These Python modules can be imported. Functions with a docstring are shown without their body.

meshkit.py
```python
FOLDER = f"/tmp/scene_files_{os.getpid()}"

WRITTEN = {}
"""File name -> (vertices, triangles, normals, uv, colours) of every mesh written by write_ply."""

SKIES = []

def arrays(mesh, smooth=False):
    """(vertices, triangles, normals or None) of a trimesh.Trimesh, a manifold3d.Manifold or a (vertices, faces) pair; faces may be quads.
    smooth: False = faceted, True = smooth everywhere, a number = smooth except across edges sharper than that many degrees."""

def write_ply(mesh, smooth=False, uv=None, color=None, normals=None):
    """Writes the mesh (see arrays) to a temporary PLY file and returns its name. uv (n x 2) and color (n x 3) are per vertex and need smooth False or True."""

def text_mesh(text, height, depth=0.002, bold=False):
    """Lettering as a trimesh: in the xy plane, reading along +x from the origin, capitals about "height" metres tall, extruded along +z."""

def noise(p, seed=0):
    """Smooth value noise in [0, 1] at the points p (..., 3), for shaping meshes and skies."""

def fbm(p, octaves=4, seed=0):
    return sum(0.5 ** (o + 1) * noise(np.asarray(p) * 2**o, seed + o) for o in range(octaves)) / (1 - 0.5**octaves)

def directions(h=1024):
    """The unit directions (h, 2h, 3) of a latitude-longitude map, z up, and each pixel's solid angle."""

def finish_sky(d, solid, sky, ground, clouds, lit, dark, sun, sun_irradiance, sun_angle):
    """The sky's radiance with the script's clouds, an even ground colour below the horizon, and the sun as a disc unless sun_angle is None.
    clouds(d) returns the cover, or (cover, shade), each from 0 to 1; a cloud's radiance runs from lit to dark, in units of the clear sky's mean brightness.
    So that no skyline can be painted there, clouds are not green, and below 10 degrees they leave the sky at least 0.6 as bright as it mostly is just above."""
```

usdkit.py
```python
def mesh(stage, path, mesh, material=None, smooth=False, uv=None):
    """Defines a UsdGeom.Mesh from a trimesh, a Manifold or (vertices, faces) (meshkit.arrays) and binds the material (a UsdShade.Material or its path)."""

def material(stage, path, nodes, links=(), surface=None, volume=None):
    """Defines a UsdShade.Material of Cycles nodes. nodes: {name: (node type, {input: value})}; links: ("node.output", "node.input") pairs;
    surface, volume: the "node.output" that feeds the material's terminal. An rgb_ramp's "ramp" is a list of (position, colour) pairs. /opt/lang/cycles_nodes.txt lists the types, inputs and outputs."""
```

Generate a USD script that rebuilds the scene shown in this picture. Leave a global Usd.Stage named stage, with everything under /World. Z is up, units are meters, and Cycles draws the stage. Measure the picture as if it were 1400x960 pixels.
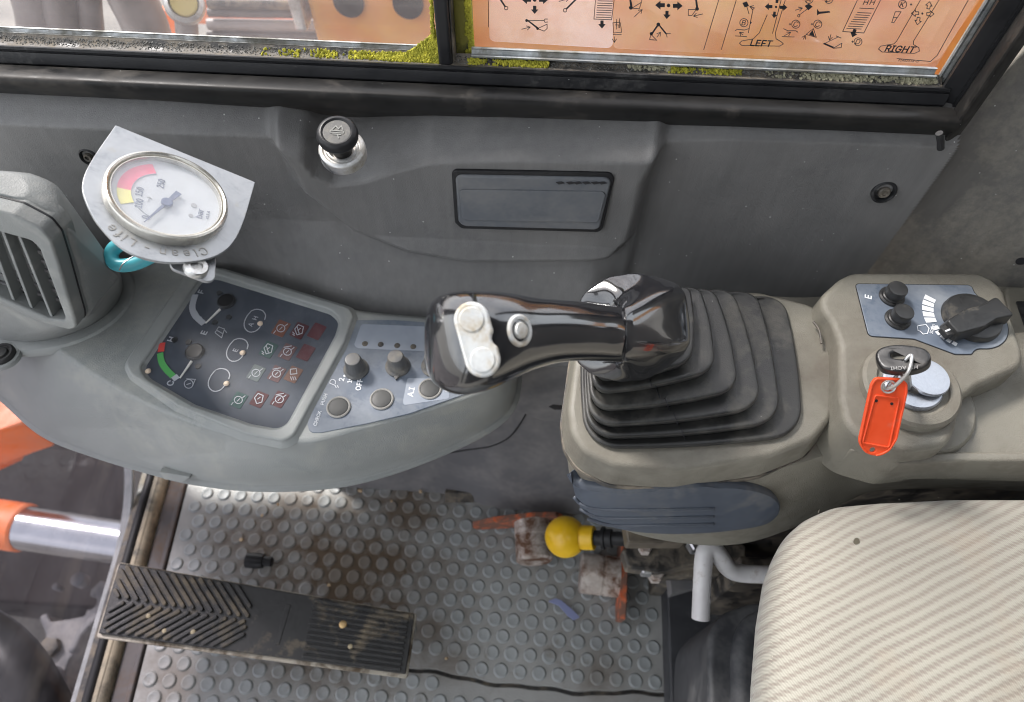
import math, random, numpy as np, trimesh, shapely
import shapely.geometry as sg, shapely.affinity
import mapbox_earcut
import usdkit, meshkit
from pxr import Usd, UsdGeom, UsdLux, UsdShade, Gf, Sdf, Vt

random.seed(7); np.random.seed(7)
stage = Usd.Stage.CreateInMemory()
UsdGeom.SetStageUpAxis(stage, UsdGeom.Tokens.z); UsdGeom.SetStageMetersPerUnit(stage, 1.0)
UsdGeom.Xform.Define(stage, '/World'); UsdGeom.Scope.Define(stage, '/World/Looks')

# ------------------------------------------------------------------ camera
H, FPX = 0.90, 933.0
PITCH, YAW, ROLL = math.radians(58), math.radians(2.5), math.radians(1.0)
_c, _s, _cp, _sp = math.cos(YAW), math.sin(YAW), math.cos(PITCH), math.sin(PITCH)
FW = np.array([-_s*_cp, _c*_cp, -_sp]); _R = np.array([_c, _s, 0.]); _U = np.array([-_s*_sp, _c*_sp, _cp])
CR = math.cos(ROLL)*_R + math.sin(ROLL)*_U; CU = math.cos(ROLL)*_U - math.sin(ROLL)*_R
EYE = np.array([0, 0, H])
cam = UsdGeom.Camera.Define(stage, '/World/Camera')
cam.CreateHorizontalApertureAttr(36.0); cam.CreateVerticalApertureAttr(36.0*960/1400)
cam.CreateFocalLengthAttr(36.0*FPX/1400); cam.CreateClippingRangeAttr(Gf.Vec2f(0.02, 500))
cam.CreateFStopAttr(7.5); cam.CreateFocusDistanceAttr(0.47)
m = Gf.Matrix4d(*CR, 0, *CU, 0, *(-FW), 0, *EYE, 1)
cam.AddTransformOp().Set(m)
EXPOSURE = 1.7
cam.CreateExposureAttr(EXPOSURE)

# ------------------------------------------------------------------ sky and sun (overcast)
SUN_EL, SUN_AZ = math.radians(46), math.radians(-50)      # towards the window and the machine's front
sd = np.array([math.sin(SUN_AZ)*math.cos(SUN_EL), math.cos(SUN_AZ)*math.cos(SUN_EL), math.sin(SUN_EL)])
skym = usdkit.material(stage, '/World/Looks/overcast_sky', {
    'tc': ('texture_coordinate', {}), 'n': ('noise_texture', {'scale': 2.2, 'detail': 5.0}),
    'r': ('rgb_ramp', {'ramp': [(0.3, (4.2, 4.5, 4.9)), (0.7, (7.5, 7.6, 7.7))]}),
    's': ('sky_texture', {'sky_type': 'single_scattering', 'sun_disc': False, 'sun_elevation': SUN_EL, 'sun_rotation': SUN_AZ, 'aerosol_density': 3.0}),
    'mx': ('mix_color', {'fac': 0.85}), 'b': ('background_shader', {'strength': 0.12})},
    [('tc.generated', 'n.vector'), ('n.fac', 'r.fac'), ('s.color', 'mx.a'), ('r.color', 'mx.b'), ('mx.result', 'b.color')], surface='b.background')
dome = UsdLux.DomeLight.Define(stage, '/World/sky'); dome.CreateIntensityAttr(1.0)
UsdShade.MaterialBindingAPI.Apply(dome.GetPrim()).Bind(skym)
dome.GetPrim().SetCustomDataByKey('kind', 'structure')
sun = UsdLux.DistantLight.Define(stage, '/World/sun')
sun.CreateIntensityAttr(0.55); sun.CreateAngleAttr(12.0); sun.CreateNormalizeAttr(True); sun.CreateColorAttr(Gf.Vec3f(1, .97, .93))
_z = sd; _x = np.cross([0, 0, 1], _z); _x /= np.linalg.norm(_x); _y = np.cross(_z, _x)
sun.AddTransformOp().Set(Gf.Matrix4d(*_x, 0, *_y, 0, *_z, 0, 0, 0, 3, 1))

# ------------------------------------------------------------------ rays through the lens, frames
def ray(px, py): return FW + CR*(px-700)/FPX + CU*(480-py)/FPX
def atz(px, py, z): d = ray(px, py); return EYE + d*(z-H)/d[2]
def drop(px, py, dr): return atz(px, py, H-dr)
def aty(px, py, y): d = ray(px, py); return EYE + d*y/d[1]
def atd(px, py, D): return EYE + ray(px, py)*D
def unit(v): v = np.asarray(v, float); return v/np.linalg.norm(v)
class Fr:
    """a plane: origin, unit axes x y n; uv() meets a picture point with the plane lifted by w"""
    def __init__(s, o, n, xd=(1, 0, 0)):
        s.o = np.asarray(o, float); s.n = unit(n); xd = np.asarray(xd, float)
        s.x = unit(xd - s.n*(xd@s.n)); s.y = np.cross(s.n, s.x)
    def hit(s, px, py, w=0):
        d = ray(px, py); return EYE + d*(((s.o+s.n*w-EYE)@s.n)/(d@s.n))
    def uv(s, px, py, w=0):
        p = s.hit(px, py, w)-s.o; return np.array([p@s.x, p@s.y])
    def uvs(s, pts, w=0): return np.array([s.uv(*p, w) for p in pts])
    def pt(s, u, v, w=0): return s.o + s.x*u + s.y*v + s.n*w
    def xf(s, V): V = np.asarray(V, float); return s.o + V[:, :1]*s.x + V[:, 1:2]*s.y + V[:, 2:3]*s.n
    def at(s, px, py, w=0): return Fr(s.hit(px, py, w), s.n, s.x)
    def dirpx(s, px, py, dx, dy): return unit(s.uv(px+dx*.5, py+dy*.5) - s.uv(px-dx*.5, py-dy*.5))
def hz(dr): return Fr((0, 0, H-dr), (0, 0, 1))
def plane3(p, q, r, xd=(1, 0, 0)):
    n = np.cross(q-p, r-p); n = unit(n)
    if n@(EYE-p) < 0: n = -n
    return Fr(p, n, xd)
def viewfr(px, py, D, tilt, dx, dy, xd):
    """plane at depth D whose normal leans from the line of sight by tilt degrees towards the picture direction (dx, dy), y down"""
    r = unit(-ray(px, py)); t = CR*dx - CU*dy; t = unit(t - r*(t@r)); a = math.radians(tilt)
    return Fr(atd(px, py, D), r*math.cos(a)+t*math.sin(a), xd)

# ------------------------------------------------------------------ meshes
def cat(ms):
    V, F, n = [], [], 0
    for v, f in ms:
        V.append(np.asarray(v, float)); F.append(np.asarray(f, int)+n); n += len(v)
    return np.vstack(V), np.vstack(F)
def tm(m): return np.array(m.vertices), np.array(m.faces)
def rpoly(pts, r=0.0, rc=None, q=6):
    p = sg.Polygon(pts).buffer(0); p0 = p
    while r > 1e-5:
        p = p0.buffer(-r, quad_segs=q).buffer(r, quad_segs=q)
        if p.area > .9*p0.area: break
        r *= .6; p = p0
    rc = r if rc is None else rc
    if rc: p = p.buffer(rc, quad_segs=q).buffer(-rc, quad_segs=q)
    return p
def ring_normals(P):
    e = np.roll(P, -1, 0)-P; e /= np.maximum(np.linalg.norm(e, axis=1, keepdims=True), 1e-12)
    n = np.stack([e[:, 1], -e[:, 0]], 1); n = n+np.roll(n, 1, 0); L = np.linalg.norm(n, axis=1, keepdims=True)
    n = n/np.maximum(L, 1e-9); return n/np.maximum(L/2, .4)
def clean(c, tol=1e-6):
    c = np.asarray(c)[:, :2]
    if np.linalg.norm(c[0]-c[-1]) < 1e-9: c = c[:-1]
    keep = np.linalg.norm(c-np.roll(c, 1, 0), axis=1) > tol
    return c[keep]
def slab(fr, poly, w0, w1, bev=0.0, segs=3, bottom=False, draft=0.0):
    """extrude polygon(s) from w0 up to w1 with the upper edge rounded by bev; draft widens the foot"""
    out = []
    for g in getattr(poly, 'geoms', [poly]):
        if g.is_empty: continue
        bv = bev
        while bv > 1e-5:       # corners must be rounder than the edge that runs round them
            h_ = g.buffer(-bv*1.1, quad_segs=5).buffer(bv*1.1, quad_segs=5)
            if g.interiors: h_ = h_.buffer(bv*1.1, quad_segs=5).buffer(-bv*1.1, quad_segs=5)
            if h_.geom_type == 'Polygon' and h_.area > .93*g.area: g = h_; break
            bv *= .6
        g = sg.polygon.orient(g.simplify(1e-6), 1.0)
        rings = [clean(g.exterior.coords)] + [clean(i.coords) for i in g.interiors]
        lv = [(0-draft, w0)] if True else []
        if bv > 1e-5 and bev > 0:
            lv += [(bv*(1-math.cos(a)), w1-bv*(1-math.sin(a))) for a in np.linspace(0, math.pi/2, segs+1)]
        else: lv += [(0, w1)]
        V, F, n, top, bot = [], [], 0, [], []
        for R in rings:
            N = len(R); nn = ring_normals(R)
            for k, (d, w) in enumerate(lv):
                V.append(np.column_stack([R - nn*d, np.full(N, w)]))
            for k in range(len(lv)-1):
                i = np.arange(N); j = (i+1) % N; a = n+k*N; b = a+N
                F += [np.stack([a+i, a+j, b+j], 1), np.stack([a+i, b+j, b+i], 1)]
            top.append(np.arange(N)+n+(len(lv)-1)*N); bot.append(np.arange(N)+n); n += N*len(lv)
        V = np.vstack(V)
        for sel, flip in ((top, False), (bot, True)):
            if flip and not bottom: continue
            idx = np.concatenate(sel); ends = np.cumsum([len(s) for s in sel]).astype(np.uint32)
            t = mapbox_earcut.triangulate_float64(np.ascontiguousarray(V[idx, :2]), ends).reshape(-1, 3)
            t = idx[t]
            if len(t):
                a, b, c = V[t[:, 0], :2], V[t[:, 1], :2], V[t[:, 2], :2]
                cr = (b-a)[:, 0]*(c-a)[:, 1]-(b-a)[:, 1]*(c-a)[:, 0]
                t = np.where((cr > 0)[:, None] != flip, t, t[:, ::-1]); F.append(t)
        out.append((fr.xf(V), np.vstack(F)))
    return cat(out)
def pslab(fr, px, w0, w1, r=0.002, bev=0.001, rc=None, **k):
    return slab(fr, rpoly(fr.uvs(px, w1), r, rc), w0, w1, bev, **k)
def cspline(P, N):
    """closed Catmull-Rom through control points P (n,d), N samples, even in parameter"""
    P = np.asarray(P, float); n = len(P); t = np.arange(N)*n/N; i = t.astype(int); f = (t-i)[:, None]
    a, b, c, d = P[(i-1) % n], P[i % n], P[(i+1) % n], P[(i+2) % n]
    return .5*((2*b)+(c-a)*f+(2*a-5*b+4*c-d)*f**2+(3*b-a-3*c+d)*f**3)
def ospline(P, N):
    P = np.asarray(P, float); n = len(P); t = np.linspace(0, n-1-1e-9, N); i = t.astype(int); f = (t-i)[:, None]
    Q = np.vstack([2*P[0]-P[1], P, 2*P[-1]-P[-2]])
    a, b, c, d = Q[i], Q[i+1], Q[i+2], Q[i+3]
    return .5*((2*b)+(c-a)*f+(2*a-5*b+4*c-d)*f**2+(3*b-a-3*c+d)*f**3)
def loft(rings, cap0=False, cap1=True, closed=True):
    N = len(rings[0]); V = np.vstack(rings); F = []
    i = np.arange(N if closed else N-1); j = (i+1) % N
    for k in range(len(rings)-1):
        a, b = k*N, (k+1)*N
        F += [np.stack([a+i, a+j, b+j], 1), np.stack([a+i, b+j, b+i], 1)]
    n = len(V)
    for c, k in ((cap0, 0), (cap1, len(rings)-1)):
        if c:
            V = np.vstack([V, rings[k].mean(0)]); q = np.full(N, n); n += 1
            F.append(np.stack([k*N+i, k*N+j, q], 1)[:, ::(1 if k else -1)])
    return V, np.vstack(F)
def orient_up(m, ref=None):
    """flip a mesh whose faces look away from the eye on the whole"""
    v, f = m; c = v[f].mean(1); n = np.cross(v[f[:, 1]]-v[f[:, 0]], v[f[:, 2]]-v[f[:, 0]])
    d = (EYE if ref is None else ref)-c
    return (v, f[:, ::-1]) if (n*d).sum() < 0 else m
EYEOK = set()
def sheet(m):
    m = orient_up(m); m = (np.array(m[0]), m[1]); EYEOK.add(id(m[1])); KEEP.append(m); return m
KEEP = []
def outward(m):
    v, f = m; c = v.mean(0); a, b, d = v[f[:, 0]]-c, v[f[:, 1]]-c, v[f[:, 2]]-c
    return (v, f[:, ::-1]) if np.einsum('ij,ij->i', a, np.cross(b, d)).sum() < 0 else (v, f)
def cast(dirs, mesh, origin=None):
    """nearest hit of each ray from the eye on a mesh, with the facet normal"""
    o = EYE if origin is None else origin; v, f = mesh; A, B, C = v[f[:, 0]], v[f[:, 1]], v[f[:, 2]]; e1, e2 = B-A, C-A; nr = np.cross(e1, e2); hits, ns = [], []
    for d in dirs:
        p = np.cross(d, e2); det = np.einsum('ij,ij->i', e1, p); det = np.where(abs(det) < 1e-14, 1e-14, det); t0 = o-A
        u = np.einsum('ij,ij->i', t0, p)/det; q = np.cross(t0, e1); w = (q@d)/det; t = np.einsum('ij,ij->i', e2, q)/det
        ok = (u >= -1e-5) & (w >= -1e-5) & (u+w <= 1+1e-5) & (t > .01)
        k = np.where(ok)[0]; k = k[np.argmin(t[k])] if len(k) else None
        hits.append(o+d*t[k] if k is not None else [np.nan]*3); n_ = unit(nr[k]) if k is not None else np.zeros(3); ns.append(n_ if n_@d < 0 else -n_)
    return np.array(hits), np.array(ns)
def tube(P, r, n=12, N=None, caps=True):
    P = np.asarray(P, float)
    if N: P = ospline(P, N)
    keep_ = np.r_[True, np.linalg.norm(np.diff(P, axis=0), axis=1) > 1e-7]; r = np.asarray(r, float)[keep_] if np.ndim(r) and len(r) == len(P) else r; P = P[keep_]
    r = np.broadcast_to(r, len(P)) if np.ndim(r) == 0 or len(r) == len(P) else np.interp(np.linspace(0, 1, len(P)), np.linspace(0, 1, len(r)), r)
    T = np.gradient(P, axis=0); T /= np.linalg.norm(T, axis=1, keepdims=True)
    a = unit(np.cross(T[0], [0, 0, 1]) if abs(T[0][2]) < .9 else np.cross(T[0], [1, 0, 0])); rings = []
    th = np.arange(n)*2*math.pi/n
    for k in range(len(P)):
        a = unit(a-T[k]*(a@T[k])); b = np.cross(T[k], a)
        rings.append(P[k]+r[k]*(np.cos(th)[:, None]*a+np.sin(th)[:, None]*b))
    return loft(rings, caps, caps)
def rev(fr, prof, n=32, cap0=False, cap1=True, ex=1.0):
    th = np.arange(n)*2*math.pi/n
    return loft([fr.xf(np.column_stack([r*np.cos(th), ex*r*np.sin(th), np.full(n, w)])) for r, w in prof], cap0, cap1)
def box(fr, u0, u1, v0, v1, w0, w1, bev=0.0, r=0.0):
    p = sg.box(u0, v0, u1, v1)
    if r: p = p.buffer(-r).buffer(r, quad_segs=5)
    return slab(fr, p, w0, w1, bev, 2, True)
def disc(r, q=16): return sg.Point(0, 0).buffer(r, quad_segs=q)
def strokes(fr, lines, wd, w, th=0.0002, px=True):
    g = []
    for L in lines:
        P = fr.uvs(L, w) if px else np.asarray(L)
        g.append(sg.LineString(P).buffer(wd/2, quad_segs=3, cap_style='flat'))
    return slab(fr, shapely.union_all(g), w, w+th)
def areas(fr, polys, w, th=0.0002):
    return slab(fr, shapely.union_all([sg.Polygon(fr.uvs(p, w)).buffer(0) for p in polys]), w, w+th)
def rquad(corners, radii, ne=26, nc=14, bow=.0):
    """closed ring through four 3-D corners, each rounded over its radius; the same count of points each time"""
    C = [np.asarray(c, float) for c in corners]; out = []; m_ = sum(C)/4
    for k in range(4):
        a, b, c = C[k-1], C[k], C[(k+1) % 4]; r = radii[k]; p, q = b+unit(a-b)*r, b+unit(c-b)*r
        t = np.linspace(0, 1, nc)[:, None]; w_ = .8; den = (1-t)**2+2*w_*t*(1-t)+t**2
        out.append(((1-t)**2*p+2*w_*t*(1-t)*b+t**2*q)/den)
        e = c+unit(b-c)*radii[(k+1) % 4]; t = np.linspace(0, 1, ne+2)[1:-1][:, None]; mid = unit((q+e)/2-m_)
        out.append(q*(1-t)+e*t+mid*bow*4*t*(1-t))
    return np.vstack(out)
def text(fr, s, px, py, dpx, h, w, th=0.0002, bold=False, sx=1.0):
    """lettering centred on a picture point, reading along picture direction dpx, capitals h metres tall"""
    v, f = tm(meshkit.text_mesh(s, h, th, bold)); v = np.array(v)
    c = (v.min(0)+v.max(0))/2; v[:, 0] = (v[:, 0]-c[0])*sx; v[:, 1] -= h/2
    d = fr.dirpx(px, py, *dpx); e = np.array([-d[1], d[0]]); o = fr.uv(px, py, w)
    uv = o + v[:, :1]*d + v[:, 1:2]*e
    return fr.xf(np.column_stack([uv, v[:, 2]+w])), f
def text_uv(fr, s, u, v0, ang, h, w, th=0.0002, bold=False):
    v, f = tm(meshkit.text_mesh(s, h, th, bold)); v = np.array(v); c = (v.min(0)+v.max(0))/2; v[:, 0] -= c[0]; v[:, 1] -= h/2
    d = np.array([math.cos(ang), math.sin(ang)]); e = np.array([-d[1], d[0]])
    return fr.xf(np.column_stack([np.array([u, v0])+v[:, :1]*d+v[:, 1:2]*e, v[:, 2]+w])), f

# ------------------------------------------------------------------ materials
def mat(name, c1, c2=None, rough=.5, scale=25., fine=900., bump=.15, bdist=.0006, metal=0., spec=.5, dust=None, dscale=14., dlim=(.5, .75), dfine=120., rvar=.12, coat=0., speck=0., coatior=1.5, streak=None):
    """surface with two tones mixed by soft noise, fine relief, patches of dust and pale specks"""
    c2 = c2 or tuple(min(1, x*1.25) for x in c1)
    N = {'g': ('geometry', {}), 'n1': ('noise_texture', {'scale': scale, 'detail': 6., 'roughness': .6, 'distortion': .4}),
         'm': ('map_range', {'from_min': .32, 'from_max': .68, 'clamp': True}), 'c': ('mix_color', {'a': c1, 'b': c2}),
         'n2': ('noise_texture', {'scale': fine, 'detail': 3., 'roughness': .6}), 'b': ('bump', {'strength': bump, 'distance': bdist}),
         'rr': ('map_range', {'from_min': .3, 'from_max': .7, 'to_min': max(.02, rough-rvar), 'to_max': min(1, rough+rvar), 'clamp': True}),
         'p': ('principled_bsdf', {'metallic': metal, 'specular_ior_level': spec, 'coat_weight': coat, 'coat_roughness': .05, 'coat_ior': coatior})}
    L = [('g.position', 'n1.vector'), ('g.position', 'n2.vector'), ('n1.fac', 'm.value'), ('m.result', 'c.fac'), ('n2.fac', 'b.height'), ('b.normal', 'p.normal'), ('n1.fac', 'rr.value')]
    col, ro = 'c.result', 'rr.result'
    if dust is not None:
        N['d1'] = ('noise_texture', {'scale': dscale, 'detail': 5., 'roughness': .62, 'distortion': .6}); N['d2'] = ('noise_texture', {'scale': dfine, 'detail': 4., 'roughness': .7})
        N['da'] = ('math', {'math_type': 'multiply_add', 'value2': .35}); N['dm'] = ('map_range', {'from_min': dlim[0], 'from_max': dlim[1], 'clamp': True})
        N['dc'] = ('mix_color', {'b': dust})
        N['dr'] = ('mix_float', {'b': .85})
        L += [('g.position', 'd1.vector'), ('g.position', 'd2.vector'), ('d2.fac', 'da.value1'), ('d1.fac', 'da.value3'), ('da.value', 'dm.value'), ('dm.result', 'dc.fac'), (col, 'dc.a'), ('dm.result', 'dr.fac'), (ro, 'dr.a')]
        col, ro = 'dc.result', 'dr.result'
    if speck:
        N['v'] = ('voronoi_texture', {'scale': 120.}); N['vs'] = ('map_range', {'from_min': .06*speck, 'from_max': .035*speck, 'to_min': 0., 'to_max': 1., 'clamp': True})
        N['sn'] = ('noise_texture', {'scale': 40., 'detail': 1.}); N['sm'] = ('map_range', {'from_min': .55, 'from_max': .6, 'clamp': True}); N['sx'] = ('math', {'math_type': 'multiply'})
        N['sc'] = ('mix_color', {'b': (.5, .5, .48)})
        L += [('g.position', 'v.vector'), ('v.distance', 'vs.value'), ('g.position', 'sn.vector'), ('sn.fac', 'sm.value'), ('vs.result', 'sx.value1'), ('sm.result', 'sx.value2'), ('sx.value', 'sc.fac'), (col, 'sc.a')]
        col = 'sc.result'
    if streak:      # drawn-out wiping marks: (scale x, y, z, strength, turn)
        N['km'] = ('mapping', {'rotation': (0, streak[4], 0), 'scale': streak[:3]}); N['kn'] = ('noise_texture', {'scale': 1., 'detail': 4., 'roughness': .65})
        N['kr'] = ('map_range', {'from_min': .35, 'from_max': .68, 'to_min': 1-streak[3], 'to_max': 1+streak[3], 'clamp': True}); N['kv'] = ('vector_math', {'math_type': 'scale'})
        L += [('g.position', 'km.vector'), ('km.vector', 'kn.vector'), ('kn.fac', 'kr.value'), (col, 'kv.vector1'), ('kr.result', 'kv.scale')]; col = 'kv.vector'
    L += [(col, 'p.base_color'), (ro, 'p.roughness')]
    return usdkit.material(stage, '/World/Looks/'+name, N, L, surface='p.BSDF')
def plain(name, c, rough=.5, metal=0., coat=0., spec=.5):
    return usdkit.material(stage, '/World/Looks/'+name, {'p': ('principled_bsdf', {'base_color': c, 'roughness': rough, 'metallic': metal, 'coat_weight': coat, 'specular_ior_level': spec})}, surface='p.BSDF')
def glass(name, dustcol, lo, hi, scale=8., tint=(1, 1, 1), dl=(.35, .75), strength=1., stretch=(1, 1, 1), gcol=1., grough=.03):
    """see-through pane with mirror sheen by angle and a film of dirt"""
    return usdkit.material(stage, '/World/Looks/'+name, {
        'g': ('geometry', {}), 'mp': ('mapping', {'scale': stretch}), 'n': ('noise_texture', {'scale': scale, 'detail': 7., 'roughness': .65, 'distortion': .5}),
        'm': ('map_range', {'from_min': dl[0], 'from_max': dl[1], 'to_min': lo, 'to_max': hi, 'clamp': True}),
        't': ('transparent_bsdf', {'color': tint}), 'd': ('diffuse_bsdf', {'color': dustcol}), 'tl': ('translucent_bsdf', {'color': dustcol}), 'dd': ('mix_closure', {'fac': .5}),
        'gl': ('glossy_bsdf', {'color': (gcol, gcol, gcol), 'roughness': grough}), 'f': ('fresnel', {'IOR': 1.45}), 'fi': ('math', {'math_type': 'subtract', 'value1': 1.}), 'ff': ('math', {'math_type': 'multiply'}), 'a': ('mix_closure', {}), 'b': ('mix_closure', {})},
        [('g.position', 'mp.vector'), ('mp.vector', 'n.vector'), ('n.fac', 'm.value'), ('t.BSDF', 'a.closure1'), ('d.BSDF', 'dd.closure1'), ('tl.BSDF', 'dd.closure2'), ('dd.closure', 'a.closure2'), ('m.result', 'a.fac'),
         ('a.closure', 'b.closure1'), ('gl.BSDF', 'b.closure2'), ('g.backfacing', 'fi.value2'), ('fi.value', 'ff.value1'), ('f.fac', 'ff.value2'), ('ff.value', 'b.fac')], surface='b.closure')

M = {}
M['grey'] = mat('grey_console_plastic', (.235, .25, .243), (.28, .29, .283), .42, 18, 1000, .6, .0006, speck=.5, dust=(.36, .36, .33), dlim=(.68, .95))
M['grey_side'] = M['grey']
M['vent'] = mat('grey_vent_plastic', (.155, .163, .158), (.19, .197, .192), .45, 18, 1000, .5, .0005, dust=(.3, .3, .28), dlim=(.72, .95))
M['wall'] = mat('dark_wall_plastic', (.116, .115, .114), (.15, .148, .145), .4, 9, 1100, .55, .0005, dust=(.17, .165, .16), dscale=16., dlim=(.62, 1.0), dfine=90., speck=1.4, streak=(160., 160., 14., .07, .35))
M['wall2'] = mat('rear_wall_plastic', (.088, .085, .08), (.125, .12, .112), .48, 9, 1100, .55, .0005, dust=(.26, .24, .2), dscale=11., dlim=(.6, .95), dfine=190., speck=1.4, streak=(120., 120., 14., .08, .6))
M['kick'] = mat('kick_panel_plastic', (.1, .1, .105), (.15, .148, .15), .55, 12, 1500, .25, .0004, dust=(.24, .23, .22), dlim=(.6, .95))
M['olive'] = mat('olive_console_plastic', (.168, .158, .13), (.205, .193, .158), .45, 14, 1000, .6, .0006, speck=.6, dust=(.11, .095, .075), dscale=9., dlim=(.6, .95), dfine=60.)
M['boot'] = mat('boot_rubber', (.016, .016, .016), (.028, .0275, .026), .4, 30, 1100, .4, .0005, dust=(.1, .095, .082), dscale=26., dlim=(.68, 1.0), dfine=160., speck=.7)
M['gloss'] = mat('glossy_black_grip', (.006, .006, .007), (.01, .01, .011), .15, 40, 700, .05, .0002, rvar=.05, spec=.6, coat=1., coatior=1.65, dust=(.03, .029, .027), dscale=30., dlim=(.85, 1.1), dfine=500., speck=.6)
M['pad'] = mat('blue_grey_pad', (.045, .054, .07), (.06, .07, .088), .45, 22, 1500, .25, .0004, dust=(.15, .15, .15), dlim=(.72, 1.0))
M['panel'] = mat('blue_grey_panel', (.1, .125, .165), (.13, .155, .195), .33, 22, 600, .05, .0003, dust=(.25, .27, .29), dlim=(.6, 1.0))
M['panel_light'] = mat('pale_blue_panel', (.24, .27, .32), (.29, .32, .37), .35, 22, 600, .05, .0003)
M['knob'] = mat('black_knob', (.016, .016, .016), (.026, .026, .026), .4, 60, 1500, .15, .0003, dust=(.13, .115, .09), dscale=60., dlim=(.76, 1.05))
M['keyhead'] = mat('black_key_plastic', (.01, .01, .01), (.016, .015, .015), .3, 60, 900, .1, .0002, dust=(.1, .09, .08), dscale=80., dlim=(.78, 1.05))
M['knob_grey'] = mat('grey_knob', (.075, .076, .076), (.105, .105, .105), .45, 60, 1500, .15, .0003, dust=(.22, .2, .17), dscale=60., dlim=(.62, .95))
M['black'] = mat('black_rubber', (.01, .01, .011), (.018, .018, .019), .42, 30, 900, .2, .0005, dust=(.1, .097, .093), dscale=18., dlim=(.8, 1.1), dfine=260., speck=.6, spec=.3)
M['roll'] = mat('black_trim_roll', (.009, .009, .009), (.02, .019, .018), .4, 30, 1500, .15, .0004, dust=(.1, .09, .08), dscale=14., dlim=(.68, 1.05), dfine=90., speck=.8, spec=.16)
M['white_print'] = plain('white_print', (.75, .77, .8), .5)
M['dim_print'] = plain('dim_pale_print', (.42, .44, .48), .5)
M['black_print'] = plain('black_print', (.012, .012, .014), .5)
M['alum'] = mat('brushed_bright_metal', (.55, .56, .57), (.72, .73, .74), .32, 40, 800, .1, .0003, metal=1., dust=(.4, .37, .32), dscale=30., dlim=(.62, .9))
M['chrome'] = mat('chrome', (.7, .71, .72), (.8, .8, .81), .12, 20, 800, .02, .0002, metal=1., rvar=.06)
M['cap'] = mat('zinc_cap', (.36, .38, .42), (.46, .48, .52), .35, 60, 900, .3, .0003, metal=.8)
M['orange'] = mat('orange_machine_paint', (.72, .15, .03), (.8, .19, .045), .4, 6, 300, .08, .0005, dust=(.55, .3, .2), dscale=5., dlim=(.6, 1.0))
M['tag'] = mat('orange_red_tag_plastic', (.7, .07, .018), (.76, .085, .024), .38, 60, 900, .2, .0003, dust=(.5, .16, .1), dscale=40., dlim=(.72, 1.0))
M['yellow'] = mat('yellow_knob_plastic', (.8, .47, .01), (.85, .53, .02), .35, 40, 900, .05, .0003)
M['white_paint'] = mat('white_painted_tube', (.62, .6, .6), (.72, .71, .7), .35, 30, 500, .05, .0003, dust=(.3, .22, .17), dscale=30., dlim=(.72, .95))
M['rust'] = mat('worn_rusty_steel', (.5, .43, .37), (.72, .67, .62), .3, 35, 500, .2, .0006, metal=.3, dust=(.14, .07, .04), dscale=38., dlim=(.55, .8))
M['flange'] = mat('chipped_orange_flange', (.62, .12, .035), (.85, .19, .05), .5, 60, 500, .2, .0006, dust=(.2, .1, .07), dscale=60., dlim=(.5, .7))
M['darkmetal'] = mat('dark_greasy_metal', (.02, .019, .018), (.05, .046, .042), .45, 40, 400, .3, .001, dust=(.2, .17, .13), dscale=40., dlim=(.6, .85))
M['seatside'] = mat('seat_side_plastic', (.03, .031, .035), (.045, .047, .052), .5, 25, 1800, .3, .0004, dust=(.12, .12, .12), dlim=(.66, .95))
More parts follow.
